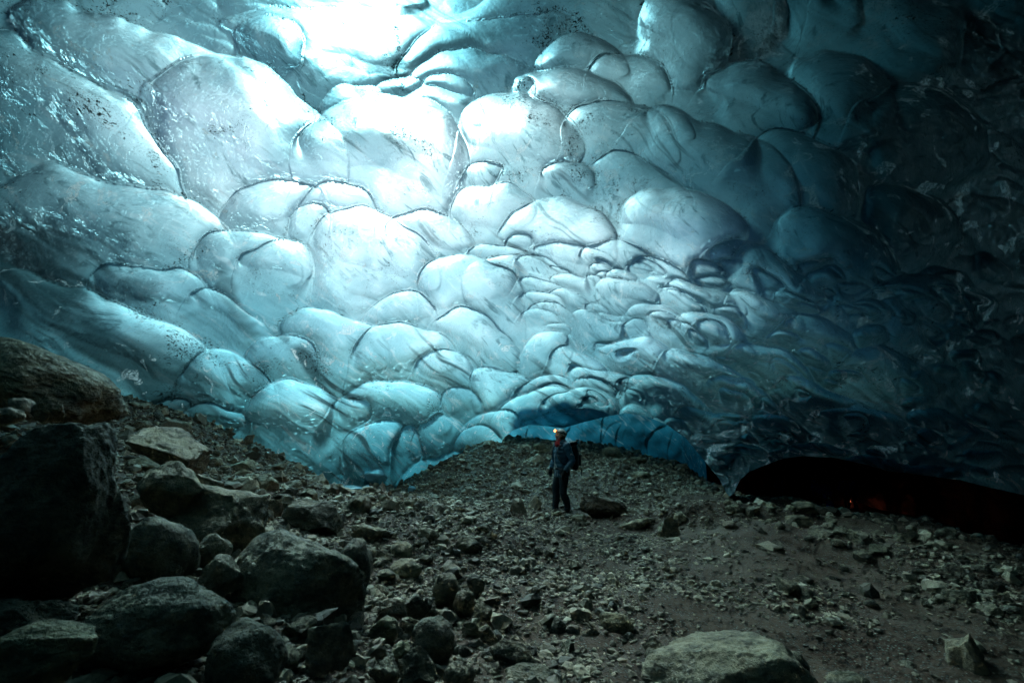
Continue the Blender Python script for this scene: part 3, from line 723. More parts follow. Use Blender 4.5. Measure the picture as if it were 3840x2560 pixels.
 ('rock', "flat-topped stone under the person's front boot", 2088, 1926, 44, 26, 9.0, 68, 'mix', 0, 1, (1.25, 1.25, 1.1)),
 ('rock', "dark little block below the person's boots", 2130, 1938, 30, 20, 8.8, 69, 'angular', 0, 1, (.6, .62, .6)),
 ('rock', "pale humped stone right of the person's back boot", 2172, 1945, 62, 34, 8.6, 70, 'mix', 0, 1, (1.15, 1.15, 1)),
 ('rock', 'upper left stone of the dim heap at the right edge', 3640, 2245, 100, 60, 5.2, 71, 'mix', 0, .9, (.9, .95, .95)),
 ('rock', 'long stone slanting across the dim heap at the right edge', 3700, 2290, 110, 56, 5.0, 72, 'slab', -18, .9, (1, 1, .95)),
 ('rock', 'small oval stone on the dim slope above the heap at right', 3512, 2178, 46, 26, 5.9, 73, 'round', 0, 1, (1.1, 1.15, 1.15)),
 ('rock', 'pair-mate oval stone right of the small one on the dim slope', 3580, 2180, 52, 24, 5.9, 74, 'round', 0, 1, (1.1, 1.15, 1.1)),
 ('boulder', 'low wide boulder cut off by the right edge of the view', 3815, 2300, 110, 60, 5.0, 75, 'mix', 0, .9, (.85, .9, .88)),
 ('rock', 'small blocky stone alone on earth left of the pale blocky rock', 2802, 2399, 24, 20, 4.2, 76, 'angular', 0, 1, (1.2, 1.25, 1.2)),
 ('rock', 'reddish grey rounded rock under the sloping brown-backed boulder', 85, 1530, 120, 84, 3.5, 77, 'round', 20, .9, (1, .96, .98)),
 ('rock', 'blocky brown rock beside the reddish grey rounded one', 180, 1548, 130, 88, 3.4, 78, 'angular', 0, .9, (.9, .82, .68)),
 ('rock', 'low mottled stone at the left edge on the huge shaded block', 30, 1562, 140, 70, 3.1, 79, 'round', 0, .9, (1, 1, .98)),
 ('rock', 'square stone on the slope above the four-sided dark boulder', 1000, 1815, 96, 72, 6.3, 80, 'angular', 8, .9, (1.1, 1.1, 1)),
 ('rock', 'pale wedge stone on the slope below the ice foot', 945, 1800, 74, 50, 6.8, 81, 'angular', 0, .9, (1.25, 1.22, 1.08)),
 ('rock', 'dark block between square stone and four-sided boulder', 1088, 1848, 66, 46, 6.3, 82, 'angular', 0, .9, (.65, .66, .62)),
 ('rock', 'brown-grey rock leaning on the four-sided dark boulder', 1078, 1892, 88, 66, 5.7, 83, 'mix', 10, .9, (1.05, 1, .88)),
 ('rock', 'light tapering stone above the grooved boulder', 1025, 1915, 80, 96, 5.2, 84, 'angular', 30, .9, (1.15, 1.1, .98)),
 ('rock', 'flat-topped slab high on the scree below the rounded ice foot', 905, 1755, 118, 62, 7.2, 85, 'slab', 6, .9, (1.15, 1.15, 1.05)),
 ('rock', 'round stone on the scree right of the pale ridged slab', 800, 1735, 74, 46, 6.6, 86, 'mix', 0, .9, (1.05, 1.05, .95)),
 ('rock', 'dark rock against the ice behind the sloping boulder', 590, 1560, 80, 44, 7.6, 87, 'mix', 0, .9, (.6, .62, .62)),
 ('rock', 'broken block near the top of the scree by the ice', 650, 1590, 54, 36, 7.6, 88, 'angular', 0, .9, (.85, .87, .85)),
 ('rock', 'dark stone half under the foot of the ice on the scree', 935, 1690, 70, 52, 8.6, 89, 'mix', 0, .9, (.55, .58, .58)),
 ('rock', 'brown stone by the two rubble-covered rocks at left', 1290, 1905, 50, 36, 7.2, 90, 'mix', 0, 1, (1, .98, .88)),
 ('rock', 'rounded brown-grey cobble above the pyramid-shaped stone', 1440, 1868, 50, 34, 8.2, 91, 'round', 0, 1, (1, 1, .9)),
 ('rock', 'low domed rock between the pyramid-shaped stone and the person', 1535, 1888, 52, 30, 7.8, 92, 'round', 0, 1, (1.1, 1.1, 1)),
 ('rock', 'broad pale rock with a ridged back above bare earth', 1605, 2010, 86, 62, 6.0, 93, 'mix', 15, 1, (1.3, 1.26, 1.1)),
 ('rock', 'two-pointed dark stone on bare earth above the lone dark boulder', 1815, 1985, 58, 38, 6.8, 94, 'angular', 0, 1, (.7, .68, .6)),
]
for i, b in enumerate(BL):
    nm, lab, cx, cy, w_, h_, Y, sd, kd, tl, dp, tone = b
    sub = 6 if w_ > 400 else 5 if w_ > 110 else 4
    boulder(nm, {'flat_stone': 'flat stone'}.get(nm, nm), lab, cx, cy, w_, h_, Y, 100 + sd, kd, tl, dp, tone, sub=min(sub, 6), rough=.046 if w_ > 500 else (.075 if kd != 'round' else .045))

# ---- stones one can still count: copies of a few shapes
protos = []
for k in range(14):
    V, F = rock_shape(500 + k, 4, ['mix', 'angular', 'round', 'mix', 'slab'][k % 5], .05)
    V = V / (V.max(0) - V.min(0)) * np.array([1, .85, .62])
    V[:, 2] += .18
    protos.append((V, F))
meshes = []
r4 = np.random.default_rng(77)
ZONES = [  # u0,u1,v0,v1, n, size m, label, group
 (480, 1250, 1560, 1960, 72, (.12, .42), 'grey stone among the rubble of the scree below the ice at left', 'rubble stones on the left scree'),
 (880, 1900, 2150, 2560, 62, (.06, .20), 'grey stone in the dark rubble at the bottom of the view', 'rubble stones at the bottom'),
 (1240, 2100, 1760, 2200, 44, (.08, .22), 'stone on the gravel floor between the ice foot and the person', 'stones on the gravel floor'),
 (2100, 2900, 1680, 1960, 26, (.14, .34), 'stone on the far floor between the person and the hanging ice point', 'stones on the far floor'),
 (2900, 3840, 1890, 2300, 40, (.12, .34), 'dim stone on the slope below the dark chamber', 'dim stones at the right'),
 (0, 900, 2000, 2560, 26, (.10, .26), 'dark stone in the gaps between the near boulders at lower left', 'stones between the near boulders'),
 (2050, 2900, 2300, 2560, 24, (.05, .12), 'stone beside the row of stones at the bottom right of centre', 'stones around the bottom row')]
for zi, (u0, u1, v0, v1, n, sz, lab, grp) in enumerate(ZONES):
    k = 0; tries = 0
    while k < n and tries < n * 12:
        tries += 1
        u, v = r4.uniform(u0, u1), r4.uniform(v0, v1)
        p = hit(u, v, 24)
        if p is None: continue
        q = int(r4.integers(len(protos)))
        if q >= len(meshes):
            while len(meshes) <= q:
                Vq, Fq = protos[len(meshes)]
                o = mesh_np('rock', Vq, Fq, True, ROCK); meshes.append(o.data); bpy.data.objects.remove(o)
        o = bpy.data.objects.new('rock', meshes[q]); COL.objects.link(o)
        s = sz[0] + (sz[1] - sz[0]) * r4.random() ** 2.2
        o.location = (p[0], p[1], float(ground_z(p[0], p[1])) - .10 * s)
        o.rotation_euler = (r4.normal() * .2, r4.normal() * .2, r4.uniform(0, 6.28)); o.scale = (s, s * r4.uniform(.8, 1.2), s * r4.uniform(.8, 1.25))
        t = r4.uniform(.75, 1.3); o.color = (t, t * r4.uniform(.97, 1.03), t * r4.uniform(.88, 1), 1)
        tag(o, lab, 'rock', grp)
        k += 1

# ---- gravel nobody could count
def scatter(name, n, size, rmin, rmax, sub, label, dens, seed, flat=.6):
    r = np.random.default_rng(seed)
    az = np.radians(r.uniform(-52, 54, n)); R = (rmin ** 1.25 + (rmax ** 1.25 - rmin ** 1.25) * r.random(n)) ** (1 / 1.25)
    x, y = R * np.sin(az), R * np.cos(az)
    keep = r.random(n) < dens(x, y)
    x, y = x[keep], y[keep]; n = len(x)
    z = ground_z(x, y)
    s = size * np.exp(r.normal(0, .42, n)) * (1 + .035 * np.clip(np.hypot(x, y) - 5, 0, 12))
    bases = []
    for k in range(6):
        V, F = ico(sub); V = V.copy()
        V = V + np.random.default_rng(seed + k).normal(0, .16, V.shape)
        for j in range(4):
            nn = np.random.default_rng(seed * 3 + k * 7 + j).normal(size=3); nn /= np.linalg.norm(nn)
            q = V @ nn - .6; V -= np.where(q > 0, q, 0)[:, None] * nn
        bases.append(V)
    bases = np.array(bases); pick = r.integers(0, 6, n)
    B = bases[pick] * np.stack([r.uniform(.7, 1.25, n), r.uniform(.55, 1, n), flat * r.uniform(.6, 1.1, n)], -1)[:, None, :]
    th = r.uniform(0, 6.28, n); c, s_ = np.cos(th), np.sin(th)
    tx = r.normal(0, .35, n)
    X = B[..., 0]; Yb = B[..., 1] * np.cos(tx)[:, None] - B[..., 2] * np.sin(tx)[:, None]; Z = B[..., 1] * np.sin(tx)[:, None] + B[..., 2] * np.cos(tx)[:, None]
    Xr = X * c[:, None] - Yb * s_[:, None]; Yr = X * s_[:, None] + Yb * c[:, None]
    V = np.stack([Xr, Yr, Z], -1) * (s / 2)[:, None, None] + np.stack([x, y, z + s * .10], -1)[:, None, :]
    nv = B.shape[1]
    FF = (F[None] + (np.arange(n) * nv)[:, None, None]).reshape(-1, 3)
    tone = np.repeat(np.clip(r.normal(.5, .22, n), 0, 1), nv)
    o = mesh_np(name, V.reshape(-1, 3), FF, False, GRAV, attrs={'tone': tone})
    tag(o, label, kind='stuff')
    print(name, n)

def gravel_material():
    T = NT('gravel')
    t = T.n('Attribute', attribute_name='tone').outputs['Fac']
    geo = T.n('NewGeometry').outputs['Position']
    c = T.ramp(t, [(0, (.06, .05, .036)), (.35, (.175, .135, .09)), (.7, (.41, .325, .22)), (1, (.70, .57, .40))])
    nz = T.noise(geo, 60, 3, .6)
    c = T.mixc(T.rng(nz, .4, .7, 0, .5), c, (.07, .062, .05))
    b = T.n('Bump', {'Strength': .6, 'Distance': .008, 'Height': nz}).outputs[0]
    T.surf(T.n('BsdfPrincipled', {'Base Color': c, 'Roughness': .6, 'Normal': b, 'Specular IOR Level': .4}).outputs[0])
    return T.m
GRAV = gravel_material()

def dens_g(x, y):
    m = noise2(x, y, .42, 21) + .55 * noise2(x * .7 + y * .5, y * .9 - x * .3, 1.25, 22)
    right = sstep(1.2, 4.0, x - .1 * y)
    d = sstep(-.28 + .12 * right, .30 + .28 * right, m)
    left = sstep(1.0, -2.2, x - .12 * y)
    d = np.maximum(d, left * .9)
    d = np.maximum(d, sstep(9.5, 11.5, y) * .8)
    return np.clip(.10 + .9 * d, 0, 1)
scatter('gravel', int(100000), .038, 1.6, 17, 1, 'fine grey gravel strewn in drifts over the cave floor', dens_g, 31)
scatter('pebbles', int(19000), .066, 2.0, 21, 2, 'loose grey pebbles between the larger stones of the cave floor', lambda x, y: dens_g(x, y) ** 2 * .8, 32, .7)
scatter('rubble', int(3600), .13, 2.2, 20, 2, 'broken fist-sized rubble on the floor and scree', lambda x, y: np.clip(sstep(1.0, -2.5, x - .1 * y) * .9 + sstep(5, 7, x) * .5 + .10 + .5 * sstep(10, 13, y), 0, 1), 33, .75)
# ================================================================ PEOPLE
def pmat(name, col, rough=.6, bump=None, sheen=0.0, metal=0.0, spec=.4):
    T = NT(name)
    tc = T.n('TexCoord').outputs['Object']
    n = T.noise(tc, 28, 4, .6)
    c = T.mixc(T.rng(n, .35, .65, 0, .45), tuple(col), tuple(x * .55 for x in col))
    ins = {'Base Color': c, 'Roughness': rough, 'Metallic': metal, 'Specular IOR Level': spec}
    b = T.n('Bump', {'Strength': .5, 'Distance': .006, 'Height': T.noise(tc, bump or 60, 3, .6)}).outputs[0]
    ins['Normal'] = b
    T.surf(T.n('BsdfPrincipled', ins).outputs[0])
    return T.m

class PM:
    """collects lofts and ellipsoids into one mesh"""
    def __init__(self): self.V, self.F = [], []
    def add(self, V, F):
        o = sum(len(v) for v in self.V)
        self.V.append(np.asarray(V, float)); self.F += [[i + o for i in f] for f in F]
        return self
    def loft(self, rings, seg=20, cap=True, up=(0, 1, 0)):
        """rings: (point, r_side, r_fore); side axis follows 'up', closed ends"""
        P = [np.array(r[0], float) for r in rings]; n = len(P); V = []
        for i, r in enumerate(rings):
            t = P[min(i + 1, n - 1)] - P[max(i - 1, 0)]; t /= np.linalg.norm(t) + 1e-9
            s = np.array(up, float); s = s - t * (s @ t); s /= np.linalg.norm(s) + 1e-9
            f = np.cross(s, t)
            a = np.linspace(0, 2 * math.pi, seg, endpoint=False)
            V.append(P[i] + np.cos(a)[:, None] * s * r[1] + np.sin(a)[:, None] * f * r[2])
        F = []
        for i in range(n - 1):
            for j in range(seg):
                k = (j + 1) % seg
                F.append([i * seg + j, i * seg + k, (i + 1) * seg + k, (i + 1) * seg + j])
        V = np.concatenate(V)
        if cap:
            c0, c1 = len(V), len(V) + 1
            V = np.concatenate([V, [P[0]], [P[-1]]])
            for j in range(seg):
                k = (j + 1) % seg
                F.append([c0, k, j]); F.append([c1, (n - 1) * seg + j, (n - 1) * seg + k])
        return self.add(V, F)
    def ell(self, c, r, rot=None, seg=3):
        V, F = ico(seg)
        V = V * np.array(r)
        if rot is not None: V = V @ rot.T
        return self.add(V + np.array(c), [list(f) for f in F])
    def box(self, c, s, rot=None, bev=.25):
        V, F = ico(3)
        V = np.sign(V) * np.abs(V) ** bev
        V = V * np.array(s) / 2
        if rot is not None: V = V @ rot.T
        return self.add(V + np.array(c), [list(f) for f in F])
    def build(self, name, mat, parent=None, loc=None):
        me = bpy.data.meshes.new(name)
        me.from_pydata(np.concatenate(self.V).tolist(), [], self.F); me.validate()
        for p in me.polygons: p.use_smooth = True
        me.materials.append(mat)
        o = bpy.data.objects.new(name, me); COL.objects.link(o)
        if parent is not None: o.parent = parent
        if loc is not None: o.location = loc
        return o

def interp_rings(R, n):
    P = np.array([list(r[0]) + [r[1], r[2]] for r in R], float)
    t = np.linspace(0, 1, len(P)); tt = np.linspace(0, 1, n)
    # smooth through the stations
    out = []
    for q in tt:
        i = min(int(q * (len(P) - 1)), len(P) - 2); f = q * (len(P) - 1) - i
        p0, p1, p2, p3 = P[max(i - 1, 0)], P[i], P[i + 1], P[min(i + 2, len(P) - 1)]
        v = .5 * ((2 * p1) + (-p0 + p2) * f + (2 * p0 - 5 * p1 + 4 * p2 - p3) * f * f + (-p0 + 3 * p1 - 3 * p2 + p3) * f ** 3)
        out.append((v[:3], max(v[3], .004), max(v[4], .004)))
    return out

def quilt(R, n, puffs, amp):
    out = interp_rings(R, n)
    return [(p, a * (1 + amp * (abs(math.sin(math.pi * puffs * i / (n - 1))) - .5)), b * (1 + amp * (abs(math.sin(math.pi * puffs * i / (n - 1))) - .5))) for i, (p, a, b) in enumerate(out)]

M_SKIN = pmat('skin', (.62, .40, .29), .45); M_HAIR = pmat('hair', (.20, .085, .03), .6)
M_JACK = pmat('quilted_navy_nylon', (.028, .11, .17), .33, 40); M_PANT = pmat('dark_trouser_cloth', (.014, .028, .036), .7)
M_BOOT = pmat('boot_leather', (.02, .02, .018), .55); M_RED = pmat('red_scarf_cloth', (.70, .05, .055), .7); M_HELM = pmat('helmet_shell', (.8, .76, .66), .35)
M_BLACK = pmat('black_webbing', (.008, .010, .012), .55); M_WHITE = pmat('white_cord', (.7, .72, .7), .6); M_GLOVE = pmat('glove_cloth', (.015, .02, .024), .7)
M_CAP = pmat('beige_liner', (.50, .46, .36), .8)
M_BLUE_LIT = pmat('blue_lit_jacket_cloth', (.06, .22, .95), .6); M_PALE = pmat('pale_trouser_cloth', (.10, .18, .26), .7)  # jacket blue stands in for light coming through the ice
def emis(name, col, st):
    T = NT(name); T.surf(T.n('Emission', {'Color': (*col, 1), 'Strength': st}).outputs[0]); return T.m

# local frame: x forward, y to the person's left, z up, feet on z = 0
HIP_L, HIP_R = (0.0, .10, .90), (0.02, -.10, .90)
LEG_L = [(0.0, .10, .90), (.02, .10, .50), (-.06, .11, .09)]
LEG_R = [(0.02, -.10, .90), (.10, -.10, .50), (.12, -.10, .09)]
ARM_L = [(-.03, .22, 1.42), (-.10, .30, 1.13), (.07, .27, .90)]
ARM_R = [(.0, -.21, 1.42), (.03, -.30, 1.14), (.13, -.27, .92)]
HEAD = np.array([.03, 0, 1.655])
TILT = np.array(Matrix.Rotation(math.radians(-20), 3, 'Y'))     # face lifted

def face_mesh():
    """head shaped from a ball: brow, nose, lips, chin, ears"""
    V, F = ico(5); V = V.copy()
    x, y, z = V[:, 0].copy(), V[:, 1].copy(), V[:, 2].copy()
    V *= np.array([.098, .076, .118])
    jaw = sstep(.1, -1, z)
    V[:, 1] *= 1 - .34 * jaw; V[:, 0] -= .02 * jaw * (x < 0); V[:, 0] *= 1 - .10 * jaw
    def bump(c, r, d):
        g = np.exp(-(((x - c[0]) / r[0]) ** 2 + ((y - c[1]) / r[1]) ** 2 + ((z - c[2]) / r[2]) ** 2))
        V[:] += g[:, None] * np.array(d)
    bump((.98, 0, -.08), (.4, .13, .20), (.020, 0, 0)); bump((.95, 0, -.22), (.4, .16, .11), (.018, 0, -.003))   # nose
    bump((.95, 0, .28), (.3, .5, .12), (.008, 0, 0))                                                            # brow
    for s in (-1, 1):
        bump((.9, s * .38, .06), (.25, .20, .12), (-.013, 0, 0)); bump((.8, s * .55, -.2), (.3, .22, .2), (.006, s * .004, 0))
        bump((-.05, s * 1.0, -.02), (.13, .25, .20), (-.004, s * .018, 0))                                        # ears
    bump((.93, 0, -.50), (.3, .26, .055), (.010, 0, 0)); bump((.9, 0, -.62), (.3, .24, .055), (.008, 0, 0)); bump((.93, 0, -.56), (.3, .26, .03), (-.006, 0, 0))
    bump((.75, 0, -.88), (.4, .32, .2), (.018, 0, -.004))
    return V, F

def make_person(jacket=M_JACK, trousers=M_PANT, detailed=True):
    root = bpy.data.objects.new('person', None); COL.objects.link(root); root.empty_display_size = .2
    # one continuous skin from neck to fingertips and feet, grown over a skeleton
    me = bpy.data.meshes.new('body'); bm = bmesh.new(); lay = bm.verts.layers.skin.verify()
    def vv(p, r):
        v = bm.verts.new(p); v[lay].radius = (r, r); return v
    pel = vv((0, 0, .95), .12); pel[lay].use_root = True
    spn = vv((-.01, 0, 1.15), .11); chs = vv((-.01, 0, 1.33), .12); nk = vv((-.005, 0, 1.47), .055); hd = vv((.02, 0, 1.57), .05)
    for a_, b_ in ((pel, spn), (spn, chs), (chs, nk), (nk, hd)): bm.edges.new((a_, b_))
    for leg in (LEG_L, LEG_R):
        prev = pel
        for p, r in zip(leg, (.085, .055, .04)):
            q = vv(p, r); bm.edges.new((prev, q)); prev = q
        toe = vv((leg[2][0] + .15, leg[2][1], .04), .035); bm.edges.new((prev, toe))
    for arm in (ARM_L, ARM_R):
        prev = chs
        for p, r in zip(arm, (.055, .042, .030)):
            q = vv(p, r); bm.edges.new((prev, q)); prev = q
    bm.to_mesh(me); bm.free()
    o = bpy.data.objects.new('body_rig', me); COL.objects.link(o)
    o.modifiers.new('s', 'SKIN'); m2 = o.modifiers.new('u', 'SUBSURF'); m2.levels = 2; m2.render_levels = 2
    dg = bpy.context.evaluated_depsgraph_get(); ev = o.evaluated_get(dg)
    tm = bpy.data.meshes.new_from_object(ev)
    Vb = np.array([v.co[:] for v in tm.vertices]); Fb = [list(p.vertices) for p in tm.polygons]
    bpy.data.objects.remove(o)
    body = PM().add(Vb, Fb)
    Vh, Fh = face_mesh(); body.add(Vh @ TILT.T + HEAD, [list(f) for f in Fh])
    body.build('body', M_SKIN, root)
    # trousers
    tr = PM()
    for leg, sy in ((LEG_L, 1), (LEG_R, -1)):
        a, b, c = [np.array(p) for p in leg]
        R = [(a + (0, 0, .06), .125, .135), (a - (0, 0, .10), .105, .12), ((a + b) / 2, .092, .102), (b + (0, 0, .04), .075, .084), (b - (.0, 0, .06), .072, .078), ((b + c) / 2 + (-.012, 0, .02), .075, .084), (c + (0, 0, .10), .064, .070), (c + (.0, 0, .03), .066, .074)]
        rr = interp_rings(R, 40)
        rr = [(p, u * (1 + .035 * math.sin(i * 1.9) * (i > 18)), w_ * (1 + .045 * math.sin(i * 1.5 + 1) * (i > 12))) for i, (p, u, w_) in enumerate(rr)]
        tr.loft(rr, 18)
    tr.loft(interp_rings([((0, 0, .84), .15, .12), ((0, 0, .93), .175, .135), ((0, 0, 1.02), .16, .13)], 8), 20)
    tr.build('trousers', trousers, root)
    # boots
    for leg in (LEG_L, LEG_R):
        c = np.array(leg[2]); b = PM()
        b.loft(interp_rings([((c[0] - .005, c[1], .20), .052, .058), ((c[0], c[1], .12), .050, .060), ((c[0] + .02, c[1], .07), .050, .085)], 8), 16)
        b.loft(interp_rings([((c[0] - .085, c[1], .045), .034, .040), ((c[0] - .03, c[1], .052), .046, .052), ((c[0] + .07, c[1], .045), .050, .045), ((c[0] + .15, c[1], .038), .048, .036), ((c[0] + .195, c[1], .034), .028, .022)], 14), 16, up=(0, 1, 0))
        bo = b.build('boot', M_BOOT, root)
        s_ = PM().box((c[0] + .055, c[1], .012), (.30, .105, .03), bev=.35); s_.build('sole', M_BLACK, bo)
    # jacket: quilted body, collar and sleeves
    jk = PM()
    jk.loft(quilt([((.0, 0, .78), .205, .150), ((.0, 0, .90), .205, .155), ((-.005, 0, 1.02), .190, .150), ((-.005, 0, 1.14), .195, .155), ((-.01, 0, 1.27), .215, .165), ((-.015, 0, 1.38), .21, .150), ((-.02, 0, 1.45), .15, .115), ((-.01, 0, 1.50), .10, .095)], 72, 9, .07), 28)
    for arm in (ARM_L, ARM_R):
        a, b, c = [np.array(p) for p in arm]
        jk.loft(quilt([(a + (0, -.04 if a[1] > 0 else .04, .03), .085, .10), (a, .085, .10), ((a + b) / 2, .074, .084), (b, .070, .076), ((b + c) / 2, .062, .068), (c + (b - c) * .12, .050, .054)], 60, 9, .10), 18, up=(1, 0, 0))
    j = jk.build('jacket', jacket, root)
    PM().loft(quilt([((-.03, 0, 1.44), .150, .135), ((-.035, 0, 1.50), .135, .13), ((-.055, 0, 1.56), .105, .10)], 20, 3, .12), 22, cap=True).build('hood', jacket, j)
    if detailed:
        PM().loft(interp_rings([((.163, .0, .80), .006, .006), ((.160, .0, 1.0), .006, .006), ((.168, .0, 1.2), .006, .006), ((.13, 0, 1.42), .006, .006)], 14), 6).build('zip', M_WHITE, j)
        PM().loft(interp_rings([((.150, .075, .80), .004, .004), ((.152, .07, .95), .004, .004), ((.158, .055, 1.05), .004, .004)], 8), 6).build('drawcord', M_WHITE, j)
        # round white sleeve badge: ring and bar
        em = PM(); c = np.array([-.065, .345, 1.27])
        ring = [(c + np.array([math.cos(t) * .020, .004 * math.cos(t * 2), math.sin(t) * .020]), .004, .004) for t in np.linspace(0, 2 * math.pi, 17)]
        em.loft(ring, 6, cap=False); em.ell(c, (.012, .004, .006), rotm(0, .7, 0), 2)
        em.build('badge', M_WHITE, j)
    # gloves with five bent fingers
    for arm in (ARM_L, ARM_R):
        c = np.array(arm[2]); pdv = c - np.array(arm[1]); pdv /= np.linalg.norm(pdv); sd = 1 if c[1] > 0 else -1
        dn = pdv * .55 + np.array([0, 0, -.83]); dn /= np.linalg.norm(dn)
        fwd = np.array([1, 0, 0]) - dn * dn[0]; fwd /= np.linalg.norm(fwd); inn = np.cross(fwd, dn) ; inn = inn if inn[1] * sd < 0 else -inn
        g = PM()
        g.loft(interp_rings([(c - dn * .05, .042, .042), (c, .040, .040), (c + dn * .03, .030, .045), (c + dn * .085, .024, .048)], 12), 14, up=tuple(inn))
        for k, (off, ln) in enumerate([(.033, .068), (.012, .078), (-.010, .074), (-.031, .060)]):
            s0 = c + dn * .080 + fwd * off
            g.loft(interp_rings([(s0, .0125, .0125), (s0 + dn * ln * .5 + inn * .006, .0115, .0115), (s0 + dn * ln * .82 + inn * .024, .0105, .0105), (s0 + dn * ln * .95 + inn * .044, .0085, .0085)], 8), 8)
        t0 = c + dn * .02 + fwd * .036
        g.loft(interp_rings([(t0, .015, .015), (t0 + dn * .03 + fwd * .018 + inn * .01, .0135, .0135), (t0 + dn * .062 + fwd * .018 + inn * .022, .0105, .0105)], 7), 8)
        g.build('glove', M_GLOVE, root)
    # scarf, hair, face details
    sc_ = PM()
    sc_.loft(quilt([((.01, 0, 1.46), .105, .12), ((.022, 0, 1.50), .092, .112), ((.02, 0, 1.545), .078, .098), ((.012, 0, 1.575), .070, .085)], 18, 3, .10), 20)
    sc_.ell((.115, .02, 1.46), (.045, .05, .06), rotm(0, .3, 0)); sc_.ell((.10, -.03, 1.50), (.04, .05, .04))
    if detailed: sc_.build('scarf', M_RED, root)
    H = lambda p: TILT @ np.array(p) + HEAD
    PM().ell(H((-.045, 0, -.005)), (.074, .083, .100), TILT).ell(H((-.01, .062, -.045)), (.030, .022, .05), TILT).ell(H((-.01, -.062, -.045)), (.030, .022, .05), TILT).build('hair', M_HAIR, root)
    if detailed:
        e = PM()
        for s in (-1, 1): e.ell(H((.080, s * .030, .008)), (.012, .015, .007), TILT, 2)
        e.build('eyes', M_BLACK, root)
        PM().ell(H((.094, 0, -.064)), (.012, .024, .008), TILT, 2).build('lips', pmat('lips', (.40, .16, .13), .5), root)
    # helmet
    hp = PM(); V, F = ico(4); V = V.copy()
    V[:, 2] = np.where(V[:, 2] < -.12, -.12 + (V[:, 2] + .12) * .12, V[:, 2])
    V = V * np.array([.128, .106, .110]) * (1 + .03 * np.sign(np.sin(V[:, 1] * 9))[:, None] * (V[:, 2] > .3)[:, None])
    hp.add(V @ TILT.T + H((-.014, 0, .050)), [list(f) for f in F])
    h = hp.build('helmet', M_HELM, root)
    PM().loft([(H((.118 * math.cos(t) - .014, .100 * math.sin(t), .030 + .010 * math.cos(t))), .010, .012) for t in np.linspace(0, 2 * math.pi, 33)], 8, cap=False).build('helmet_rim', M_CAP, h)
    PM().loft([(H((-.115, 0, .03)), .02, .02), (H((-.105, 0, -.03)), .05, .03), (H((-.085, 0, -.08)), .05, .02)], 12).build('helmet_liner', M_CAP, h)
    PM().loft([(H((.133 * math.cos(t) - .014, .111 * math.sin(t), .058)), .011, .004) for t in np.linspace(0, 2 * math.pi, 33)], 8, cap=False, up=(0, 0, 1)).build('lamp_strap', M_BLACK, h)
    vt = PM()
    for k in range(5):
        for s in (-1, 1):
            a = 1.5 + k * .32
            vt.ell(H((.122 * math.cos(a) - .014, s * .103 * math.sin(a), .085)), (.014, .008, .020), TILT, 2)
    vt.build('vents', M_BLACK, h)
    PM().box(H((.130, 0, .062)), (.03, .055, .038), TILT).build('lamp_housing', M_BLACK, h)
    if detailed:
        PM().ell(H((.150, 0.004, .064)), (.024, .032, .032), TILT, 3).build('lamp_lens', emis('warm_lamp', (1, .34, .08), 2.4), h)
        PM().loft(interp_rings([(H((.03, .082, .0)), .006, .003), (H((.045, .068, -.06)), .006, .003), (H((.04, .03, -.118)), .006, .003), (H((.045, -.03, -.118)), .006, .003), (H((.045, -.068, -.06)), .006, .003)], 16), 6).build('chin_strap', M_WHITE, h)
    return root

pers = make_person()
tag(pers, 'person in a navy down jacket, red scarf and pale helmet with lit headlamp, looking up', 'person')
PX, PY = at(2110, 1925, 10.0)[:2]
PZ = float(ground_z(PX, PY))
zf = at(2110, 1928, 10.0)[2]
pers.location = (PX, PY, zf); pers.rotation_euler = (0, 0, math.radians(180 + 20)); pers.scale = (.97, .97, .97)

# backpack, worn but a thing of its own
bp = bpy.data.objects.new('backpack', None); COL.objects.link(bp); bp.location = pers.location; bp.rotation_euler = pers.rotation_euler; bp.scale = pers.scale
tag(bp, "black rucksack with a thin pole strapped to it, on the standing person's back", 'backpack')
bk = PM()
bk.loft(interp_rings([((-.27, 0, .92), .12, .07), ((-.28, 0, .98), .150, .105), ((-.285, 0, 1.15), .158, .118), ((-.28, 0, 1.32), .152, .112), ((-.265, 0, 1.44), .135, .095), ((-.25, 0, 1.47), .09, .06)], 30), 24)
bk.build('pack_bag', M_BLACK, bp)
PM().box((-.26, 0, 1.49), (.20, .26, .09), rotm(0, .15, 0), .4).build('lid', M_BLACK, bp)
PM().box((-.40, 0, 1.13), (.07, .2, .24), None, .4).build('front_pocket', M_BLACK, bp)
for s in (-1, 1):
    PM().loft(interp_rings([((-.20, s * .10, 1.42), .028, .010), ((-.08, s * .13, 1.50), .028, .010), ((.10, s * .125, 1.44), .026, .010), ((.165, s * .12, 1.30), .022, .008), ((.12, s * .19, 1.12), .018, .008), ((-.06, s * .225, 1.02), .016, .008), ((-.19, s * .14, .98), .014, .008)], 40), 10, up=(0, 1, 0)).build('shoulder_strap', M_BLACK, bp)
PM().loft(interp_rings([((-.19, .14, .97), .02, .008), ((.0, .218, .96), .02, .008), ((.13, .11, .96), .02, .008), ((.165, 0, .96), .02, .008), ((.13, -.11, .96), .02, .008), ((.0, -.218, .96), .02, .008), ((-.19, -.14, .97), .02, .008)], 34), 8, up=(0, 0, 1)).build('waist_belt', M_BLACK, bp)
PM().loft([((-.43, .10, .80), .007, .007), ((-.415, .11, 1.0), .007, .007), ((-.405, .11, 1.3), .007, .007), ((-.40, .11, 1.56), .008, .008)], 8).build('pole', M_BLACK, bp)
PM().loft([((-.402, .11, 1.44), .011, .011), ((-.400, .11, 1.58), .012, .012)], 8).build('pole_grip', M_WHITE, bp)
PM().box((.172, 0, .96), (.02, .05, .04), None, .4).build('belt_buckle', M_WHITE, bp)
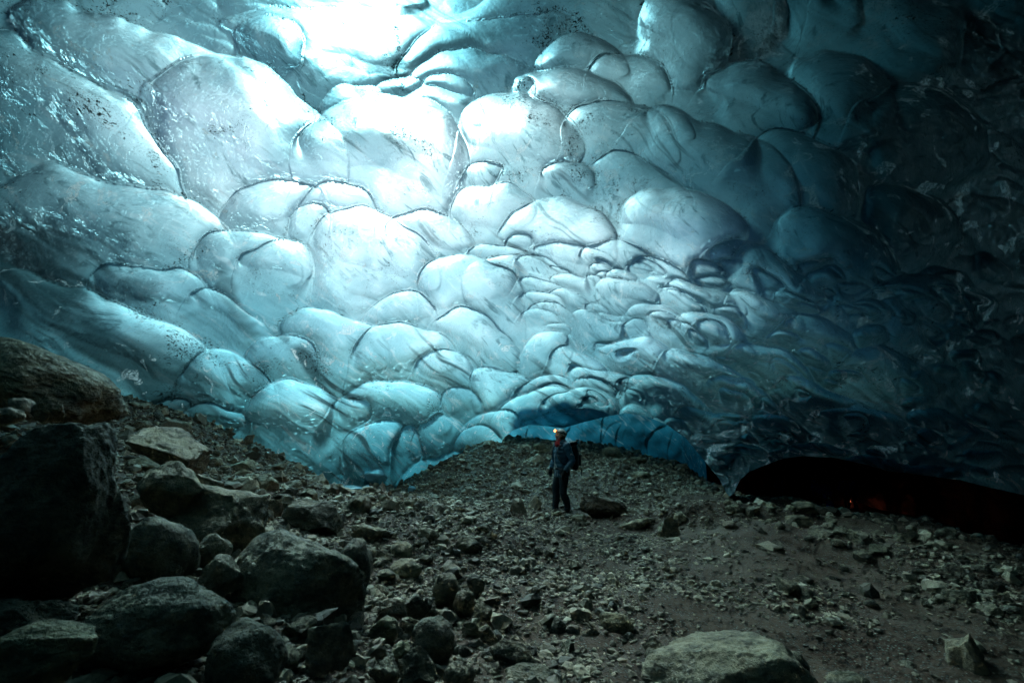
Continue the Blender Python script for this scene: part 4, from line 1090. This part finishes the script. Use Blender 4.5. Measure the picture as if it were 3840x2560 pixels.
pl = bpy.data.lights.new('headlamp', 'SPOT'); pl.energy = 12; pl.color = (1, .62, .32); pl.spot_size = 1.6; pl.shadow_soft_size = .03
plo = bpy.data.objects.new('headlamp', pl); COL.objects.link(plo)
Rz = Matrix.Rotation(pers.rotation_euler[2], 3, 'Z')
plo.location = Vector(pers.location) + Rz @ Vector((TILT @ np.array([.19, 0, .066]) + HEAD).tolist())
plo.rotation_euler = (Rz @ Vector((TILT @ np.array([1, 0, 0])).tolist())).to_track_quat('-Z', 'Y').to_euler()

# ---- a group standing in the dark chamber
def copy_tree(o, parent=None, swap=None):
    c = o.copy(); COL.objects.link(c); c.parent = parent
    for ch in list(o.children): copy_tree(ch, c, swap)
    return c
dim = make_person(M_BLUE_LIT, M_PALE, False)
spots = [((3062, 1872), 27, 'tall person in a jacket coloured blue for the ice light, leftmost of the group in the dark chamber', 170, 1.04),
         ((3098, 1876), 26.5, 'person just right of the tall one in the dark chamber', 200, .97),
         ((3112, 1890), 25, 'small figure coloured blue for the ice light, crouching low beside two standing people in the chamber', 90, .62),
         ((3174, 1868), 27.5, 'dark silhouetted person in front of the red glow in the chamber', 250, 1.0),
         ((3208, 1868), 27, 'dark silhouetted person right of the red glow in the chamber', 120, 1.0),
         ((2925, 1862), 29, 'faint person far off at the left end of the dark chamber', 60, .95)]
for i, ((u, v), Y, lab, rz, sc) in enumerate(spots):
    o = dim if i == 0 else copy_tree(dim)
    p = at(u, v, Y)
    o.location = (p[0], p[1], float(ground_z(p[0], p[1]))); o.rotation_euler = (0, 0, math.radians(rz)); o.scale = (sc, sc, sc)
    tag(o, lab, 'person', 'people in the dark chamber')
p = at(3186, 1868, 28.6)
cl = bpy.data.lights.new('red_lantern', 'POINT'); cl.energy = .12; cl.color = (1, .16, .08); cl.shadow_soft_size = .08
clo = bpy.data.objects.new('red_lantern', cl); COL.objects.link(clo); clo.location = (p[0], p[1], float(ground_z(p[0], p[1])) + .14)
ln = bpy.data.objects.new('lantern', None); COL.objects.link(ln); ln.location = (p[0], p[1], float(ground_z(p[0], p[1])))
tag(ln, 'small red lantern glowing on the floor behind the group in the dark chamber', 'lantern')
PM().loft([((0, 0, 0), .07, .07), ((0, 0, .06), .07, .07), ((0, 0, .07), .05, .05)], 12).build('base', M_BLACK, ln)
PM().ell((0, 0, .16), (.035, .035, .06), None, 2).build('globe', emis('red_lantern_glow', (1, .22, .10), 2.2), ln)
PM().loft([((0, 0, .25), .05, .05), ((0, 0, .29), .02, .02)], 12).build('cap', M_BLACK, ln)

# ---- lumps of clear ice lying at the foot of the wall
def ice_lump(label, cx, cy, w_, h_, Y, seed):
    V, F = rock_shape(seed, 4, 'round', .02)
    V = V / (V.max(0) - V.min(0)); s = Y / pdir(cx, cy)[1] / FPX
    V = V * np.array([w_ * s, w_ * s * .7, h_ * s]); V[:, 2] -= V[:, 2].min()
    T = NT('clear_ice'); n = T.noise(T.n('TexCoord').outputs['Object'], 6, 4, .6)
    b = T.n('Bump', {'Strength': .5, 'Distance': .05, 'Height': n}).outputs[0]
    T.surf(T.n('MixShader', {0: .6, 1: T.n('BsdfGlass', {'Color': (.6, .85, .92, 1), 'IOR': 1.31, 'Roughness': .12, 'Normal': b}).outputs[0], 2: T.n('BsdfPrincipled', {'Base Color': (.28, .52, .60, 1), 'Roughness': .2, 'Normal': b}).outputs[0]}).outputs[0])
    hh = hit(cx, cy + h_ * .4)
    c = hh if hh is not None else at(cx, cy + h_ / 2, Y)
    c = c + np.array([0, .1, -.03])
    o = mesh_np('ice_block', V, F, True, T.m, loc=c)
    tag(o, label, 'ice block')
ice_lump('rounded lump of blue ice lying at the foot of the ice wall', 1395, 1785, 130, 66, 9.6, 801)
ice_lump('small clear ice chunk in front of the rounded blue lump', 1368, 1832, 46, 40, 8.9, 802)
ice_lump('thin bluish sliver of ice stretched on the stones at the wall foot', 1275, 1828, 150, 16, 9.0, 803)
ice_lump('little clear ice stub right of the rounded blue lump', 1540, 1832, 44, 34, 8.9, 804)
# ================================================================ CAMERA, LIGHT
cam = bpy.data.cameras.new('camera'); co = bpy.data.objects.new('camera', cam); COL.objects.link(co)
co.location = CAM; co.rotation_euler = (math.pi / 2 + PITCH, 0, 0)
cam.sensor_width = 36; cam.lens = FPX / 3840 * 36; cam.clip_end = 500; cam.clip_start = .05
cam.dof.use_dof = True; cam.dof.focus_distance = 9.5; cam.dof.aperture_fstop = 2.8
SC.camera = co
w = bpy.data.worlds.new('World'); SC.world = w; w.use_nodes = True
nt = w.node_tree; nt.nodes.clear()
SUN_EL, SUN_AZ = 51.0, -24.0
sky = nt.nodes.new('ShaderNodeTexSky'); sky.sky_type = 'NISHITA'; sky.sun_disc = False
sky.sun_elevation = math.radians(SUN_EL); sky.sun_rotation = math.radians(SUN_AZ)
bg = nt.nodes.new('ShaderNodeBackground'); bg.inputs[1].default_value = .05
wo = nt.nodes.new('ShaderNodeOutputWorld')
nt.links.new(sky.outputs[0], bg.inputs[0]); nt.links.new(bg.outputs[0], wo.inputs[0])
sl = bpy.data.lights.new('sun', 'SUN'); sl.energy = 5.0; sl.angle = math.radians(12); sl.color = (1, .96, .90)
so = bpy.data.objects.new('sun', sl); COL.objects.link(so)
a, e = math.radians(SUN_AZ), math.radians(SUN_EL)
sd = Vector((math.sin(a) * math.cos(e), math.cos(a) * math.cos(e), math.sin(e)))
so.rotation_euler = sd.to_track_quat('Z', 'Y').to_euler(); so.location = sd * 60
SC.view_settings.view_transform = 'Standard'; SC.view_settings.look = 'None'; SC.view_settings.gamma = 1
SC.view_settings.exposure = EXPO
SC.render.engine = 'CYCLES'
cy = SC.cycles
cy.use_denoising = True; cy.denoiser = 'OPENIMAGEDENOISE'
cy.use_adaptive_sampling = True; cy.adaptive_threshold = .04; cy.adaptive_min_samples = 16
cy.max_bounces = 6; cy.diffuse_bounces = 4; cy.glossy_bounces = 2; cy.transmission_bounces = 4; cy.transparent_max_bounces = 12; cy.volume_bounces = 0
cy.sample_clamp_indirect = 6; cy.caustics_reflective = False
